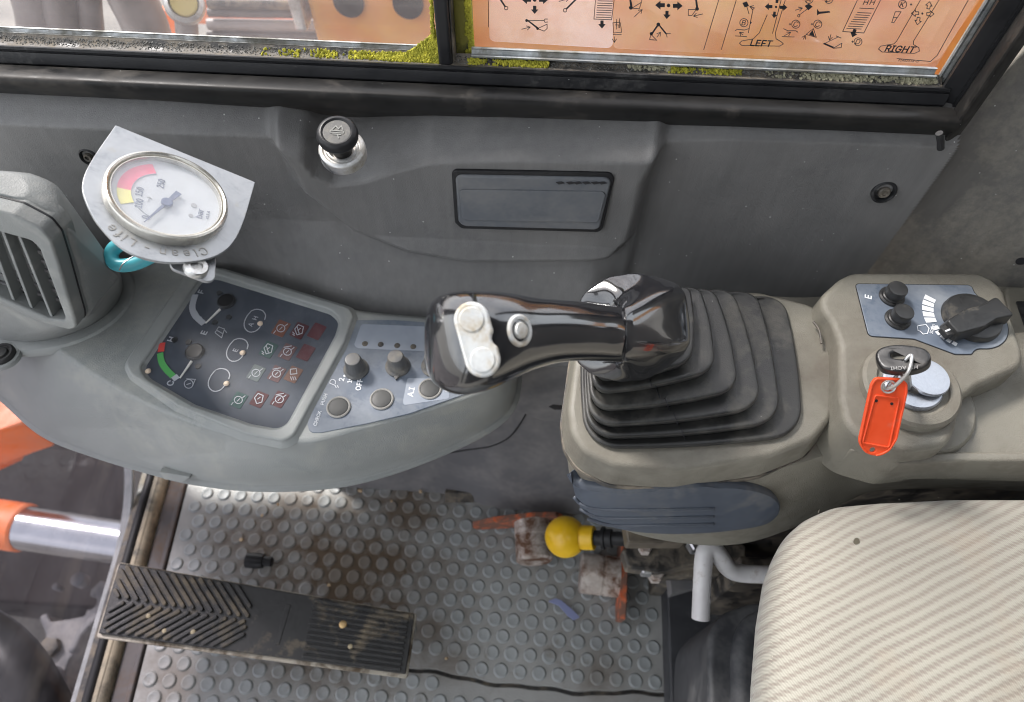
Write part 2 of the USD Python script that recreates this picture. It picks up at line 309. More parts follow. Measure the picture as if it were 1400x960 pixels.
# ------------------------------------------------------------------ things
used = {}
def numbered(parent, name):
    k = (parent, name); n = used.get(k, -1)+1; used[k] = n
    return name if n == 0 else f'{name}_{n:03d}'
def compact(mesh):
    v, f = np.asarray(mesh[0], float), np.asarray(mesh[1], int); i, inv = np.unique(f, return_inverse=True); return v[i], inv.reshape(f.shape)
class Thing:
    def __init__(s, name, label=None, cat_=None, group=None, kind=None):
        s.name, s.label, s.cat, s.group, s.kind, s.parts = name, label, cat_, group, kind, []
    def part(s, name, mesh, m, smooth=35, sub=None, label=None, kind=None):
        mesh = compact(mesh if id(mesh[1]) in EYEOK else outward(mesh))
        s.parts.append(dict(name=name, mesh=mesh, m=M[m] if isinstance(m, str) else m, smooth=smooth, sub=sub, label=label, kind=kind)); return len(s.parts)-1
    def done(s):
        allv = np.vstack([p['mesh'][0] for p in s.parts]); lo, hi = allv.min(0), allv.max(0)
        base = np.array([(lo[0]+hi[0])/2, (lo[1]+hi[1])/2, lo[2]])
        path = '/World/'+numbered('/World', s.name)
        x = UsdGeom.Xform.Define(stage, path); x.AddTranslateOp().Set(Gf.Vec3d(*base)); o = x.GetPrim(); s.meta(o)
        where = []
        for p in s.parts:
            par = path if p['sub'] is None else where[p['sub']]
            q = par+'/'+numbered(par, p['name']); where.append(q)
            # a part with sub-parts is a mesh whose children are meshes: all share the thing's frame
            g = usdkit.mesh(stage, q, (p['mesh'][0]-base, p['mesh'][1]), p['m'], p['smooth'])
            if p['label']: g.GetPrim().SetCustomDataByKey('label', p['label'])
            if p['kind']: g.GetPrim().SetCustomDataByKey('kind', p['kind'])
        return path
    def meta(s, o):
        for k, v in (('label', s.label), ('category', s.cat), ('group', s.group), ('kind', s.kind)):
            if v: o.SetCustomDataByKey(k, v)
def single(name, mesh, m, label=None, cat_=None, kind=None, smooth=35, group=None):
    mesh = compact(mesh if id(mesh[1]) in EYEOK or name == 'ground' else outward(mesh)); q = '/World/'+numbered('/World', name); g = usdkit.mesh(stage, q, mesh, M[m] if isinstance(m, str) else m, smooth)
    for k, v in (('label', label), ('category', cat_), ('group', group), ('kind', kind)):
        if v: g.GetPrim().SetCustomDataByKey(k, v)
# ================================================================== the setting
M['asphalt'] = mat('asphalt_ground', (.1, .095, .088), (.2, .19, .175), .85, 60, 700, .6, .004, dust=(.28, .26, .23), dscale=2., dlim=(.5, .9))
gr = np.array([[-40, -40, -1.15], [40, -40, -1.15], [40, 40, -1.15], [-40, 40, -1.15]], float)
single('ground', (gr, [[0, 1, 2], [0, 2, 3]]), 'asphalt', kind='structure', smooth=False)

# cab floor, ending at the front sill
FL = hz(H)
x0 = drop(243, 700, H)[0]
def lineX(px, py, dr=H): return drop(px, py, dr)[:2]
FEA, FEB = lineX(222, 690), lineX(150, 958)          # the front edge of the floor
def edge_at(y, off=0.): t = (y-FEA[1])/(FEB[1]-FEA[1]); return FEA[0]+t*(FEB[0]-FEA[0])+off
WALL_Y = .385
fl = sg.Polygon([(edge_at(-.35, .0), -.35), (.75, -.35), (.75, WALL_Y+.06), (edge_at(WALL_Y+.06), WALL_Y+.06)])
single('floor', slab(Fr((0, 0, 0), (0, 0, 1)), fl, -.06, -.004, .002), 'darkmetal', kind='structure')

# front sill: worn trim, channel and seal along the floor's front edge
T = Thing('front_sill', 'worn metal sill strip with black rubber seal along the front edge of the floor', 'door sill')
Z0 = Fr((0, 0, 0), (0, 0, 1))
def strip(o0, o1, w0, w1, bev, y0=-.35, y1=WALL_Y+.02):
    return slab(Z0, sg.Polygon([(edge_at(y0, o0), y0), (edge_at(y0, o1), y0), (edge_at(y1, o1), y1), (edge_at(y1, o0), y1)]), w0, w1, bev, 4)
M['sill_trim'] = mat('worn_sill_trim', (.05, .047, .04), (.3, .27, .2), .5, 60, 700, .3, .0006, metal=.3, dust=(.42, .36, .26), dscale=25., dlim=(.5, .8))
M['sill_rust'] = mat('rusty_sill_channel', (.075, .066, .066), (.12, .105, .1), .6, 40, 700, .3, .0006, dust=(.13, .085, .055), dscale=24., dlim=(.64, .9))
T.part('trim_strip', strip(-.018, .0, -.03, .012, .008), 'sill_trim')
T.part('channel', strip(.0015, .026, -.0038, .001, .0008), 'sill_rust')
T.part('edge_bead', strip(.020, .0265, .0012, .006, .003), 'sill_rust')
T.part('rubber_seal', strip(-.032, -.0195, -.04, .006, .005), 'black')
T.part('lower_channel', strip(-.05, -.033, -.05, -.016, .003), 'darkmetal')
T.done()

# ------------------------------------------------------------------ studded mats
def mud(name, c1, c2, brown, spots):
    N = {'g': ('geometry', {}), 'n1': ('noise_texture', {'scale': 10., 'detail': 6., 'roughness': .65, 'distortion': .4}), 'm1': ('map_range', {'from_min': .32, 'from_max': .68, 'clamp': True}), 'c': ('mix_color', {'a': c1, 'b': c2}),
         'n2': ('noise_texture', {'scale': 24., 'detail': 7., 'roughness': .7, 'distortion': .6}), 'n3': ('noise_texture', {'scale': 700., 'detail': 3.}), 'b': ('bump', {'strength': .5, 'distance': .0007}),
         'dm': ('map_range', {'from_min': .56, 'from_max': .74, 'to_min': 0., 'to_max': .75, 'clamp': True}), 'mx': ('mix_color', {'b': brown}), 'mr': ('mix_float', {'a': .3, 'b': .8}), 'p': ('principled_bsdf', {'specular_ior_level': .6})}
    L = [('g.position', 'n1.vector'), ('n1.fac', 'm1.value'), ('m1.result', 'c.fac'), ('g.position', 'n2.vector'), ('g.position', 'n3.vector'), ('n3.fac', 'b.height'), ('b.normal', 'p.normal'), ('n2.fac', 'dm.value')]
    f = 'dm.result'
    for k, (x, y, r, s) in enumerate(spots):
        N[f'd{k}'] = ('vector_math', {'math_type': 'distance', 'vector2': (x, y, .004)}); N[f'e{k}'] = ('math', {'math_type': 'multiply_add', 'value2': r*2.6}); N[f'f{k}'] = ('map_range', {'from_min': r*2.5, 'from_max': r*1.5, 'to_min': 0., 'to_max': s, 'clamp': True}); N[f'h{k}'] = ('math', {'math_type': 'maximum'})
        L += [('g.position', f'd{k}.vector1'), ('n2.fac', f'e{k}.value1'), (f'd{k}.value', f'e{k}.value3'), (f'e{k}.value', f'f{k}.value'), (f'f{k}.result', f'h{k}.value1'), (f, f'h{k}.value2')]; f = f'h{k}.value'
    L += [(f, 'mx.fac'), ('c.result', 'mx.a'), ('mx.result', 'p.base_color'), (f, 'mr.fac'), ('mr.value' if False else 'mr.result', 'p.roughness')]
    return usdkit.material(stage, '/World/Looks/'+name, N, L, surface='p.BSDF')
def _sp(px, py, r, s): q = drop(px, py, H-.004); return (float(q[0]), float(q[1]), r, s)
SPOTS = [_sp(475, 785, .15, 1.), _sp(350, 745, .07, .85), _sp(560, 700, .07, .9), _sp(400, 690, .04, .7), _sp(620, 900, .03, .6), _sp(820, 925, .03, .6), _sp(230, 930, .045, .6), _sp(590, 860, .03, .7), _sp(900, 700, .05, .8), _sp(760, 690, .05, .75)]
M['mat'] = mud('grimy_mat_rubber', (.24, .24, .228), (.33, .33, .315), (.095, .064, .036), SPOTS)
M['stud'] = mud('mat_stud_rubber', (.245, .262, .262), (.325, .342, .338), (.115, .082, .05), [(x, y, r*.85, s*.8) for x, y, r, s in SPOTS])
def seam(x): return float(np.interp(x, [-.5, -.25, -.12, -.05, .003, .09, .185], [.155, .125, .103, .097, .092, .0903, .095])) + .0012*math.sin(x*55)+.001*math.sin(x*130+1)
MT = hz(H-.004)
xr = drop(908, 850, H-.004)[0]
def make_mat(label, y_of0, y_of1, group=None):
    T = Thing('floor_mat', label, 'floor mat')
    xs = np.linspace(-.52, xr, 70)
    lo = [(x, y_of0(x)) for x in xs]; hi = [(x, y_of1(x)) for x in xs][::-1]
    p = sg.Polygon(lo+hi).buffer(0).intersection(sg.Polygon([(edge_at(-.3, .029), -.3), (xr, -.3), (xr, .5), (edge_at(.5, .029), .5)]))
    T.part('sheet', slab(Z0, p, -.0038, .004, .0015, 2), 'mat')
    pitch, row = .0230, .0192; V, F, n = [], [], 0
    inner = p.buffer(-.0075); shapely.prepare(inner)
    th = np.arange(14)*2*math.pi/14
    prof = [(.0088, .0038), (.0081, .0053), (.0072, .0061), (.0062, .0063), (.0052, .0060), (.0026, .0058)]
    for j in range(-20, 32):
        for i in range(-40, 30):
            x, y = (i+.5*(j % 2))*pitch, .012+j*row
            y += -.01*x
            if not inner.contains(sg.Point(x, y)): continue
            js = 1+.05*random.uniform(-1, 1)
            r = [np.column_stack([x+js*q*np.cos(th), y+js*q*np.sin(th), np.full(14, w)]) for q, w in prof]
            v, f = loft(r, False, True); V.append(v); F.append(f+n); n += len(v)
    T.part('studs', (np.vstack(V), np.vstack(F)), 'stud', 50, kind='stuff')
    T.done()
make_mat('larger grey studded rubber mat on the cab floor under the long black pedal', lambda x: seam(x)+.0022, lambda x: .36)
make_mat('smaller grey studded mat with a dirty torn edge, at the bottom beyond the seam', lambda x: -.3, lambda x: seam(x)-.0022)

# ------------------------------------------------------------------ moulded side wall
Wf = Fr((0, WALL_Y, 0), (0, -1, 0), (1, 0, 0))           # u = x, v = z, w towards the seat
def wpx(pts): return Wf.uvs(pts)
def ledge_curve():
    a = wpx([(-260, 152), (-100, 160), (0, 166), (200, 176), (330, 186), (385, 190), (420, 205), (436, 228), (460, 240), (500, 236), (540, 222), (590, 209), (690, 206), (790, 207), (880, 208), (905, 203), (1000, 202), (1150, 206), (1290, 212), (1420, 216)])
    return a[np.argsort(a[:, 0])]
LC = ledge_curve()
us = np.linspace(-.66, aty(1330, 300, WALL_Y)[0]+.05, 420); vs = np.linspace(.13, .66, 330)
UU, VV = np.meshgrid(us, vs); P2 = shapely.points(UU.ravel(), VV.ravel())
def sdist(poly):
    shapely.prepare(poly); d = shapely.distance(P2, poly.exterior); ins = shapely.contains(poly, P2)
    return np.where(ins, d, -d).reshape(UU.shape)
def sm(x, a, b): t = np.clip((x-a)/(b-a), 0, 1); return t*t*(3-2*t)
lv = np.interp(UU, LC[:, 0], LC[:, 1]); dz = VV-lv
soft = .0028
back = -1.9*np.where(dz > 0, np.sqrt(dz**2+soft**2)-soft, 0)     # ledge leans out to the window
boss = rpoly(wpx([(330, 120), (378, 190), (398, 215), (415, 250), (448, 276), (485, 306), (560, 326), (640, 336), (835, 339), (862, 318), (874, 280), (884, 236), (902, 205), (935, 120)]), .008, .012)
right = rpoly(wpx([(935, 100), (897, 205), (878, 270), (868, 330), (852, 400), (835, 480), (1600, 480), (1600, 100)]), .012)
low = sm(sdist(boss), -.006, .007)*.013
rgt = sm(sdist(right), -.004, .006)*-.007
lft = sm(UU, wpx([(345, 250)])[0][0]+.02, wpx([(345, 250)])[0][0]-.05)*.004
wv = back + np.where(dz < .012, low, low*np.clip(1-(dz-.012)/.02, 0, 1)) + rgt + lft
wv += .0012*(meshkit.fbm(np.stack([UU*14, VV*14, UU*0], -1), 3)-.5)
wv += .5*np.maximum(.472-VV, 0)*sm(UU, wpx([(330, 360)])[0][0], wpx([(500, 360)])[0][0])*(1-sm(UU, wpx([(800, 340)])[0][0], wpx([(870, 340)])[0][0]))*sm(VV, .3, .36)
V = np.stack([UU, WALL_Y-wv, VV], -1).reshape(-1, 3)
ny, nx = UU.shape; I = np.arange(ny*nx).reshape(ny, nx)
F = np.vstack([np.stack([I[:-1, :-1].ravel(), I[:-1, 1:].ravel(), I[1:, 1:].ravel()], 1), np.stack([I[:-1, :-1].ravel(), I[1:, 1:].ravel(), I[1:, :-1].ravel()], 1)])
# keep the part below the window frame and before the rear panel's seam
seamline = [aty(1287, 150, WALL_Y), aty(1155, 372, WALL_Y)]
cut = rpoly([(-.7, .1), (aty(1287, 150, WALL_Y)[0], .1), (aty(1287, 150, WALL_Y)[0], .7), (-.7, .7)])
cen = V[F].mean(1)
zcap = H-.318
ok = (cen[:, 0] < aty(1220, 260, WALL_Y)[0]+.03) & (cen[:, 2] < zcap+.012) & (cen[:, 1] < .425)
T = Thing('side_wall', 'dark grey moulded plastic wall panel under the side window', 'wall panel', kind='structure')
mesh = (V, F[ok])
T.part('panel', sheet(mesh), 'wall', True)
def screw(T, fr, r, name='screw'):
    a = T.part(name, cat([rev(fr, [(r*1.25, -.001), (r*1.28, .0015), (r*1.1, .0025), (r*.92, .001), (r*.85, -.0005)], 28, cap1=True)]), 'black')
    T.part('bolt_head', cat([rev(fr, [(r*.62, 0), (r*.62, .002), (r*.5, .0032), (r*.3, .0030), (r*.24, .0018)], 20)]), 'darkmetal', sub=a)
screw(T, Fr(aty(1208, 262, WALL_Y+.0065), (0, -1, .25)), .0072)
screw(T, Fr(aty(122, 214, WALL_Y-.004), (0, -1, .25)), .0055)
SW = T
T.done()

# rear wall panel beyond the seam
T = Thing('rear_wall', 'dark scuffed plastic trim panel behind the seam at the rear corner', 'wall panel', kind='structure')
S0, S1 = aty(1290, 182, WALL_Y+.004), aty(1152, 376, WALL_Y+.004)
RP = Fr((S1[0]+.0035, WALL_Y+.002, 0), unit([-.30, -1, 0.08]), (1, 0, 0))
p = RP.uvs([(1287, 190), (1303, 168), (1318, 150), (1407, 60), (1480, -30), (1700, 0), (1700, 560), (1100, 560), (1050, 520), (1152, 378)])
T.part('panel', slab(RP, rpoly(p, .003), -.02, .002, .0025, 4), 'wall2')
T.part('drain_hole', slab(RP.at(1396, 357, .0021), disc(.0038), 0, .0004), 'black_print')
T.part('seam_strip', tube([aty(1284, 182, WALL_Y+.001), aty(1286, 194, WALL_Y+.0005), aty(1286, 203, WALL_Y+.001)], .0024, 10), 'black')
T.done()
# ================================================================== side window: frame, seals, panes
M['glass_l'] = glass('dirty_left_glass', (.55, .5, .5), .01, .12, 5., dl=(.3, .7), stretch=(1, 1, 1), tint=(.94, .93, .93))
M['glass_r'] = glass('right_glass', (.6, .55, .52), .01, .06, 9., tint=(.94, .93, .93))
M['film'] = glass('worn_decal_film', (.74, .66, .65), .16, .55, 7., dl=(.4, .68))
M['decal_clear'] = glass('decal_clear_film', (.8, .62, .48), .04, .14, 9.)
XR = aty(1303, 150, .41)[0]; XL = -.72
def prof_x(rows, x0, x1, px=700):
    """sweep a profile of (picture row, y) along the cab's side"""
    P = np.array([aty(px, r, y) for r, y in rows]); out = []
    for x in (x0, x1): Q = P.copy(); Q[:, 0] = x; out.append(Q)
    return sheet(loft(out, False, False, closed=False))
T = Thing('side_window', 'black framed side window with a dirty sliding pane and dividing mullion', 'window')
arc = lambda r0, r1, y0, y1, h, n=9: [(r0+(r1-r0)*t, y0+(y1-y0)*t-h*math.sin(math.pi*t)) for t in np.linspace(0, 1, n)]
T.part('lower_roll', prof_x([(172, .425)]+arc(162, 120, .402, .412, .0135, 15)+[(119, .43)], XL, XR), 'roll')
T.part('lower_rubber', prof_x([(122, .425), (119.5, .4165), (117, .4155), (108, .4165), (102, .4175), (101, .4195), (99.5, .4195), (98.5, .4185), (94.5, .4190), (93, .421), (93, .436)], XL, XR-.004), 'black')
T.part('track', prof_x([(94, .424), (89, .4285), (84, .431), (80, .4325), (76, .434)], XL, XR-.006), 'darkmetal')
# bright sliding channels the panes stand in
M['channel'] = mat('weathered_aluminium', (.32, .34, .35), (.6, .62, .63), .35, 60, 700, .3, .0006, metal=.75, dust=(.24, .23, .2), dscale=30., dlim=(.52, .8))
XM = aty(622, 60, .437)[0]
a = T.part('pane_channel', prof_x([(81, .430), (79, .4295), (77.5, .4305), (76.5, .4335), (70, .4345), (68.5, .4335), (67, .4345), (66, .437)], XM+.012, XR-.012), 'channel')
a = T.part('pane_channel', prof_x([(78, .4435), (75, .443), (73.5, .444), (69, .4455), (68, .4448), (66.5, .446)], XL, XM), 'channel')
# rear upright of the frame, standing at the window's rear corner
def prof_z(cols, z0, z1, row=100):
    P = np.array([aty(c, row, y) for c, y in cols]); out = []
    for z in (z0, z1): Q = P.copy(); Q[:, 2] = z; out.append(Q)
    return sheet(loft(out, False, False, closed=False))
zb = aty(1300, 150, .41)[2]-.012
arcz = [(1338+(1372-1338)*t, .413-.012*t-.011*math.sin(math.pi*t)) for t in np.linspace(0, 1, 11)]
T.part('rear_roll', prof_z([(1336, .43)]+arcz+[(1373, .42)], zb-.004, 1.05), 'roll')
T.part('rear_rubber', prof_z([(1298, .438), (1300, .424), (1303, .421), (1318, .4195), (1330, .4185), (1333, .4165), (1339, .4165), (1340, .43)], zb+.004, 1.05), 'black')
T.part('rear_channel', prof_z([(1284, .4365), (1286, .4335), (1289, .4325), (1292, .434), (1296, .4335), (1298, .4335), (1300, .437)], zb+.012, 1.05), 'channel')
zt = aty(622, 84, .435)[2]-.004
def post(px0, px1, y0, y1, row=60, z0=None):
    a, b = aty(px0, row, y0)[0], aty(px1, row, y0)[0]
    return slab(Fr((0, 0, 0), (0, 0, 1)), rpoly([(a, y0), (b, y0), (b, y1), (a, y1)], .0025), z0 or zt, 1.05, .0)
T.part('mullion', post(597, 616, .425, .452), 'black')
T.part('mullion_edge', post(617.2, 620, .428, .45), 'darkmetal')
M['algae'] = mat('algae_covered_seal', (.02, .025, .012), (.05, .055, .02), .8, 40, 500, .5, .001, dust=(.22, .2, .04), dscale=45., dlim=(.52, .7))
T.part('mullion_seal', post(621, 647, .4405, .449), 'algae')
gz = aty(700, 72, .437)[2]
T.part('pane', box(Fr((0, .4385, 0), (0, -1, 0)), XM+.014, XR-.012, gz-.006, 1.05, -.002, .002), 'glass_r', False)
T.part('pane', box(Fr((0, .449, 0), (0, -1, 0)), XL, XM-.002, gz-.006, 1.05, -.002, .002), 'glass_l', False)
T.done()

# ------------------------------------------------------------------ lever pattern decal on the right pane
D = Fr((0, .4360, 0), (0, -1, 0), (1, 0, 0))
T = Thing('lever_pattern_decal', 'see-through decal of black lever pattern drawings on the rear window pane', 'decal')
bx = lambda a: rpoly(D.uvs(a), .004)
T.part('film', slab(D, bx([(668, -220), (669, 56), (838, 66), (838, -220)]), -.0002, .0002), 'film', False, label='faded hazy half of the decal film')
T.part('film', slab(D, bx([(838.6, -220), (838.6, 66), (1268, 87), (1284, 80), (1400, -90), (1480, -220)]), -.0002, .0002), 'decal_clear', False)
w = .0004
L = []; A = []; TX = []
def arrow(x, y, dx, dy, s=1.0, hollow=False):
    d = np.array([dx, dy], float); d /= np.linalg.norm(d); n = np.array([-d[1], d[0]]); o = np.array([x, y], float)
    q = [o-n*2.2*s, o-n*2.2*s+d*5*s, o-n*5*s+d*5*s, o+d*11*s, o+n*5*s+d*5*s, o+n*2.2*s+d*5*s, o+n*2.2*s]
    if hollow: L.append([tuple(p) for p in q+[q[0]]])
    else: A.append([tuple(p) for p in q])
def dot(x, y, r=2.4): A.append([(x+r*math.cos(t), y+r*math.sin(t)) for t in np.linspace(0, 2*math.pi, 14)[:-1]])
def circ(x, y, r): L.append([(x+r*math.cos(t), y+r*math.sin(t)) for t in np.linspace(0, 2*math.pi, 20)])
def thin_arrow(x0, y0, x1, y1):
    d = unit(np.array([x1-x0, y1-y0])); n = np.array([-d[1], d[0]]); e = np.array([x1, y1])
    L.append([(x0, y0), (x1, y1)]); L.append([tuple(e-d*5+n*3), (x1, y1), tuple(e-d*5-n*3)])
def arm(x, y, a, s=1., bold=True):
    """digger arm sketch: boom, stick and bucket"""
    c, si = math.cos(a), math.sin(a); f = lambda u, v: (x+s*(u*c-v*si), y+s*(u*si+v*c))
    p0, p1, p2 = f(-16, -6), f(0, 5), f(14, -4)
    q0, q1, q2 = f(-16, -6), f(-2, 6), f(13, 2)
    A.append([f(-17, -7), f(-15, -7.5), f(0, 3.6), f(-1.5, 5.5)]); A.append([f(-1.5, 5.4), f(0, 3.4), f(1, 5)])
    L.append([f(-16, -6), f(8, -6), f(9, -8), f(13, -8)]); L.append([f(8, -6), f(9, -3.5), f(13, -4)])
    L.append([f(-1, 5), f(12, -1), f(12, 5), f(8, 8.5), f(-1, 5)]); dot(*f(-16, -6), 2.); dot(*f(-1, 5), 1.9)
# left faded half
dot(731, 0); arrow(726, 0, -1, 0, 1.1); arrow(737, 0, 1, 0, 1.1); arrow(731, 8, 0, 1, 1.0)
A.append([(682, -2), (684, -3), (692, 9), (690, 10)]); circ(692, 11, 2.4); A.append([(786, -1), (788, 0), (775, 13), (773, 12)]); circ(772.5, 14, 2.4)
arm(736, 34, 0); thin_arrow(713, 40, 725, 37); thin_arrow(764, 2, 778, -2)
L.append([(667.5, -5), (668, 37)])
L += [[(815, -10), (812, 26), (836, 27), (841, -10)]] + [[(817+k*-.3, 1+k*3.2), (838-k*.4, 1.5+k*3.2)] for k in range(8)]
arrow(823, 28, 0, 1, 1.0)
L += [[(838, 31), (848, 31), (850, 44), (839, 45), (838, 31)], [(841, 34), (846, 34), (846, 38)], [(843, 26), (843, 40)], [(847, 25), (847, 38)], [(838, 47), (850, 47)]]; thin_arrow(840, 50, 840, 58)
# middle
A.append([(860, -2), (862.5, -3), (865, 10), (862, 11)]); dot(862.5, 10.5, 2.6); L.append([(864, 11), (877, 3), (877, -2)]); L.append([(864, 11), (874, 12), (877, 3)]); thin_arrow(867, 23, 878, 13)
dot(914, 7.5); arrow(909, 7, -1, 0, 1.2); arrow(920, 8, 1, 0, 1.2); arrow(912, 15, -.05, 1, 1.0)
A.append([(950, -2), (952.5, -2), (955, 12), (952, 12)]); dot(953, 12, 2.6); L.append([(952, 13), (941, 13), (941, 21), (946, 21), (952, 13)]); thin_arrow(961, 19, 948, 22)
A.append([(890, 46), (892, 47), (901, 34), (899, 33)]); A.append([(899, 33), (901, 32.5), (912, 46), (910, 47)]); dot(900, 33.5, 2.6); dot(890.5, 46, 2.2)
L += [[(890, 47), (888, 54), (898, 55), (890, 47)], [(911, 46), (917, 46)], [(911, 46), (912, 51)]]; thin_arrow(898, 51, 903, 44)
L += [[(985, -8), (962, 68)], [(1009, -8), (986, 68)]]
# left lever drawing
L += [[(1030, 10), (1023, 45)], [(1070, -8), (1056, 46)]]
A.append([(1015, 4), (1021, 2), (1024, 8), (1018, 10)]); L.append([(1021, 9), (1024, 19)]); thin_arrow(1032, 11, 1025, 9)
circ(1017, 31, 5.6); L += [[(1025, 31), (1028, 31)], [(1026.5, 29.5), (1026.5, 32.5)]]
L += [[(1005, 42), (1008, 40), (1018, 41), (1024, 39)], [(1005, 49), (1021, 50)]]; thin_arrow(1016, 48, 1011, 44)
dot(1061, 9.5, 1.6); arrow(1056, 9, -1, 0, .95); arrow(1066, 10, 1, 0, .95); arrow(1059, 16, -.1, 1, .8); arrow(1062, 4, .1, -1, .8)
L += [[(1049, 20), (1038, 45), (1030, 53), (1014, 56), (1011, 59), (1014, 62), (1066, 63), (1071, 60), (1068, 57), (1061, 53), (1060, 45), (1076, -8)]]
A.append([(1100, 8), (1106, 5), (1111, 9), (1105, 14)]); L.append([(1104, 12), (1092, 21)]); circ(1092, 21.5, 1.6); thin_arrow(1087, 14, 1097, 11)
A.append([(1117, 12), (1120, 16), (1134, 15), (1135, 17), (1120, 19), (1117, 21)])
for x, y, c in ((1088, 33, 'C'), (1118, 33, 'C'), (1106, -1, 'A'), (1133, -1, 'B')):
    circ(x, y, 5.6); TX.append((c, x, y)); L += [[(x-9.5, y), (x-6.5, y)], [(x-8, y-1.5), (x-8, y+1.5)]]
TX.append(('B', 1017, 31))
L += [[(1071, 39), (1077, 42), (1088, 42), (1091, 44)], [(1069, 50), (1086, 50.5)]]; thin_arrow(1072, 49, 1081, 44)
L += [[(1102, 47), (1112, 39), (1116, 51), (1102, 47)]]; A.append([(1106, 47), (1111, 41), (1114, 50)]); thin_arrow(1098, 54, 1101, 48)
A.append([(1125, 60), (1127, 58.5), (1140, 64), (1139, 66)]); L += [[(1126, 60), (1147, 50)], [(1143, 49), (1150, 52)], [(1139, 66), (1150, 65), (1151, 59), (1139, 66)]]; thin_arrow(1136, 47, 1134, 55)
# gear track
L += [[(1176, -8), (1152, 43), (1181, 45), (1208, -8)]] + [[(1172-k*2.1, 17+k*3.1), (1191-k*1.9, 18+k*3.1)] for k in range(8)] + [[(1175, 11), (1195, 12)]]
arrow(1169, 40, -.35, 1, 1.05)
circ(1173, 57, 5.4); TX.append(('D', 1173, 57)); L += [[(1164, 57), (1167, 57)], [(1165.5, 55.5), (1165.5, 58.5)]]
TX.append(('H', 1184, 3)); TX.append(('H', 1193, 3))
circ(1234, 6, 5.6); TX.append(('K', 1234, 6)); L += [[(1244, 6), (1247, 6)], [(1245.5, 4.5), (1245.5, 7.5)]]
L += [[(1224, 16), (1232, 16), (1222, 31), (1219, 31), (1224, 16)], [(1221, 24), (1227, 24)]]
# right lever drawing
L += [[(1263, -8), (1226, 56), (1222, 60), (1204, 63), (1201, 67), (1206, 71), (1250, 73), (1257, 70), (1256, 65), (1249, 61), (1249, 56), (1290, -10)]]
dot(1261, 18.5, 1.4); arrow(1256, 18, -1, 0, .9, True); arrow(1267, 19, 1, 0, .9, True); arrow(1269, 12, .2, -1, .9, True); arrow(1256, 24, -.2, 1, .9, True)
L += [[(1335, -20), (1281, 76), (1272, 84), (1226, 80)]]
T.part('printed_drawings', cat([strokes(D, L, .00042, w), areas(D, A, w)]), 'black_print', False)
T.part('printed_letters', cat([text(D, c, x, y, (1, .03), .0036, w) for c, x, y in TX] + [text(D, 'LEFT', 1041, 59, (1, .05), .0046, w, bold=True), text(D, 'RIGHT', 1231, 67, (1, .05), .0046, w, bold=True), text(D, '71482618-D', 1242, 83, (1, .06), .0016, w)]), 'black_print', False)
T.done()

# ------------------------------------------------------------------ moss and lichen along the window track
M['moss'] = mat('moss_green', (.2, .2, .012), (.5, .46, .05), .9, 160, 900, .2, .0005)
M['lichen'] = mat('dry_lichen', (.2, .19, .13), (.4, .38, .26), .9, 160, 900, .2, .0005)
M['grit'] = mat('window_grit', (.03, .03, .028), (.2, .195, .18), .9, 300, 900, .2, .0005)
def tufts(pts, r0, r1, seed=3, up=1.4):
    rng = np.random.default_rng(seed); ico = trimesh.creation.icosahedron(); v0, f0 = np.array(ico.vertices), np.array(ico.faces); V, F = [], []
    for k, p in enumerate(pts):
        r = rng.uniform(r0, r1); q = v0*r*rng.uniform(.6, 1.3, (12, 1)); q[:, 2] *= up*rng.uniform(.7, 1.4); q[:, 1] *= rng.uniform(.7, 1.2)
        a = rng.uniform(0, 6.28); c, s = math.cos(a), math.sin(a); q[:, :2] = q[:, :2]@np.array([[c, -s], [s, c]])
        V.append(q+p); F.append(f0+12*k)
    return np.vstack(V), np.vstack(F)
rng = np.random.default_rng(5)
def track_pts(n, xa, xb, lo=78, hi=91, dens=None):
    out = []
    while len(out) < n:
        px = rng.uniform(xa, xb); r = rng.uniform(lo, hi)
        if dens and rng.uniform() > dens(px): continue
        y = np.interp(r, [76, 80, 84, 89, 94], [.434, .4325, .431, .4285, .424]); p = aty(700, r, y)
        p[0] = aty(px, r + (px-700)*.03, y)[0]; out.append(p)
    return out
def patch(x): return float(sm(meshkit.noise(np.array([x*.045, 3.3, .5])), .3, .62))
pts = track_pts(1300, 360, 600, 80, 91, lambda x: (.12+.88*sm(x, 400, 540))*(patch(x)*(1-sm(x, 480, 560))+sm(x, 480, 560)))
for k in range(2600):      # heap climbing against the mullion
    t = rng.uniform(0, 1)**1.7; px = 600-95*t; top = 84-46*(1-t)**2.2; r = rng.uniform(top, 90); p = aty(px, r, .4265+.012*max(0, (88-r)/40)); pts.append(p)
pts += track_pts(520, 640, 750, 83, 91, patch) + track_pts(280, 915, 1015, 82, 90, patch)
for k in range(900):       # up the mullion's two sides
    r = rng.uniform(-30, 80); w = rng.uniform(0, 1)
    pts.append(aty(595-3*w + (r-60)*.07, r, .436)) if k % 3 == 0 else pts.append(aty(647-10*w*w*(.4+.6*abs(math.sin(r*.11)))+(r-60)*.08, r, .4395))
single('moss', tufts(pts, .0004, .0013), 'moss', 'yellow green moss growing on the window track and around the mullion', 'moss', kind='stuff', smooth=50)
pts = track_pts(420, 1050, 1285, 80, 90, lambda x: (.2+.8*sm(x, 1080, 1200))*(.3+.7*patch(x))) + track_pts(60, 860, 920, 80, 88)
single('lichen', tufts(pts, .0007, .0019, 4, .9), 'lichen', 'pale dry lichen crumbs on the window track near the rear corner', 'lichen', kind='stuff', smooth=50)
pts = track_pts(3200, -60, 1290, 79, 91)
single('grit', tufts(pts, .0003, .0008, 6, .6), 'grit', 'grey grit and dirt crumbs lying along the whole window track', 'dirt', kind='stuff', smooth=50)
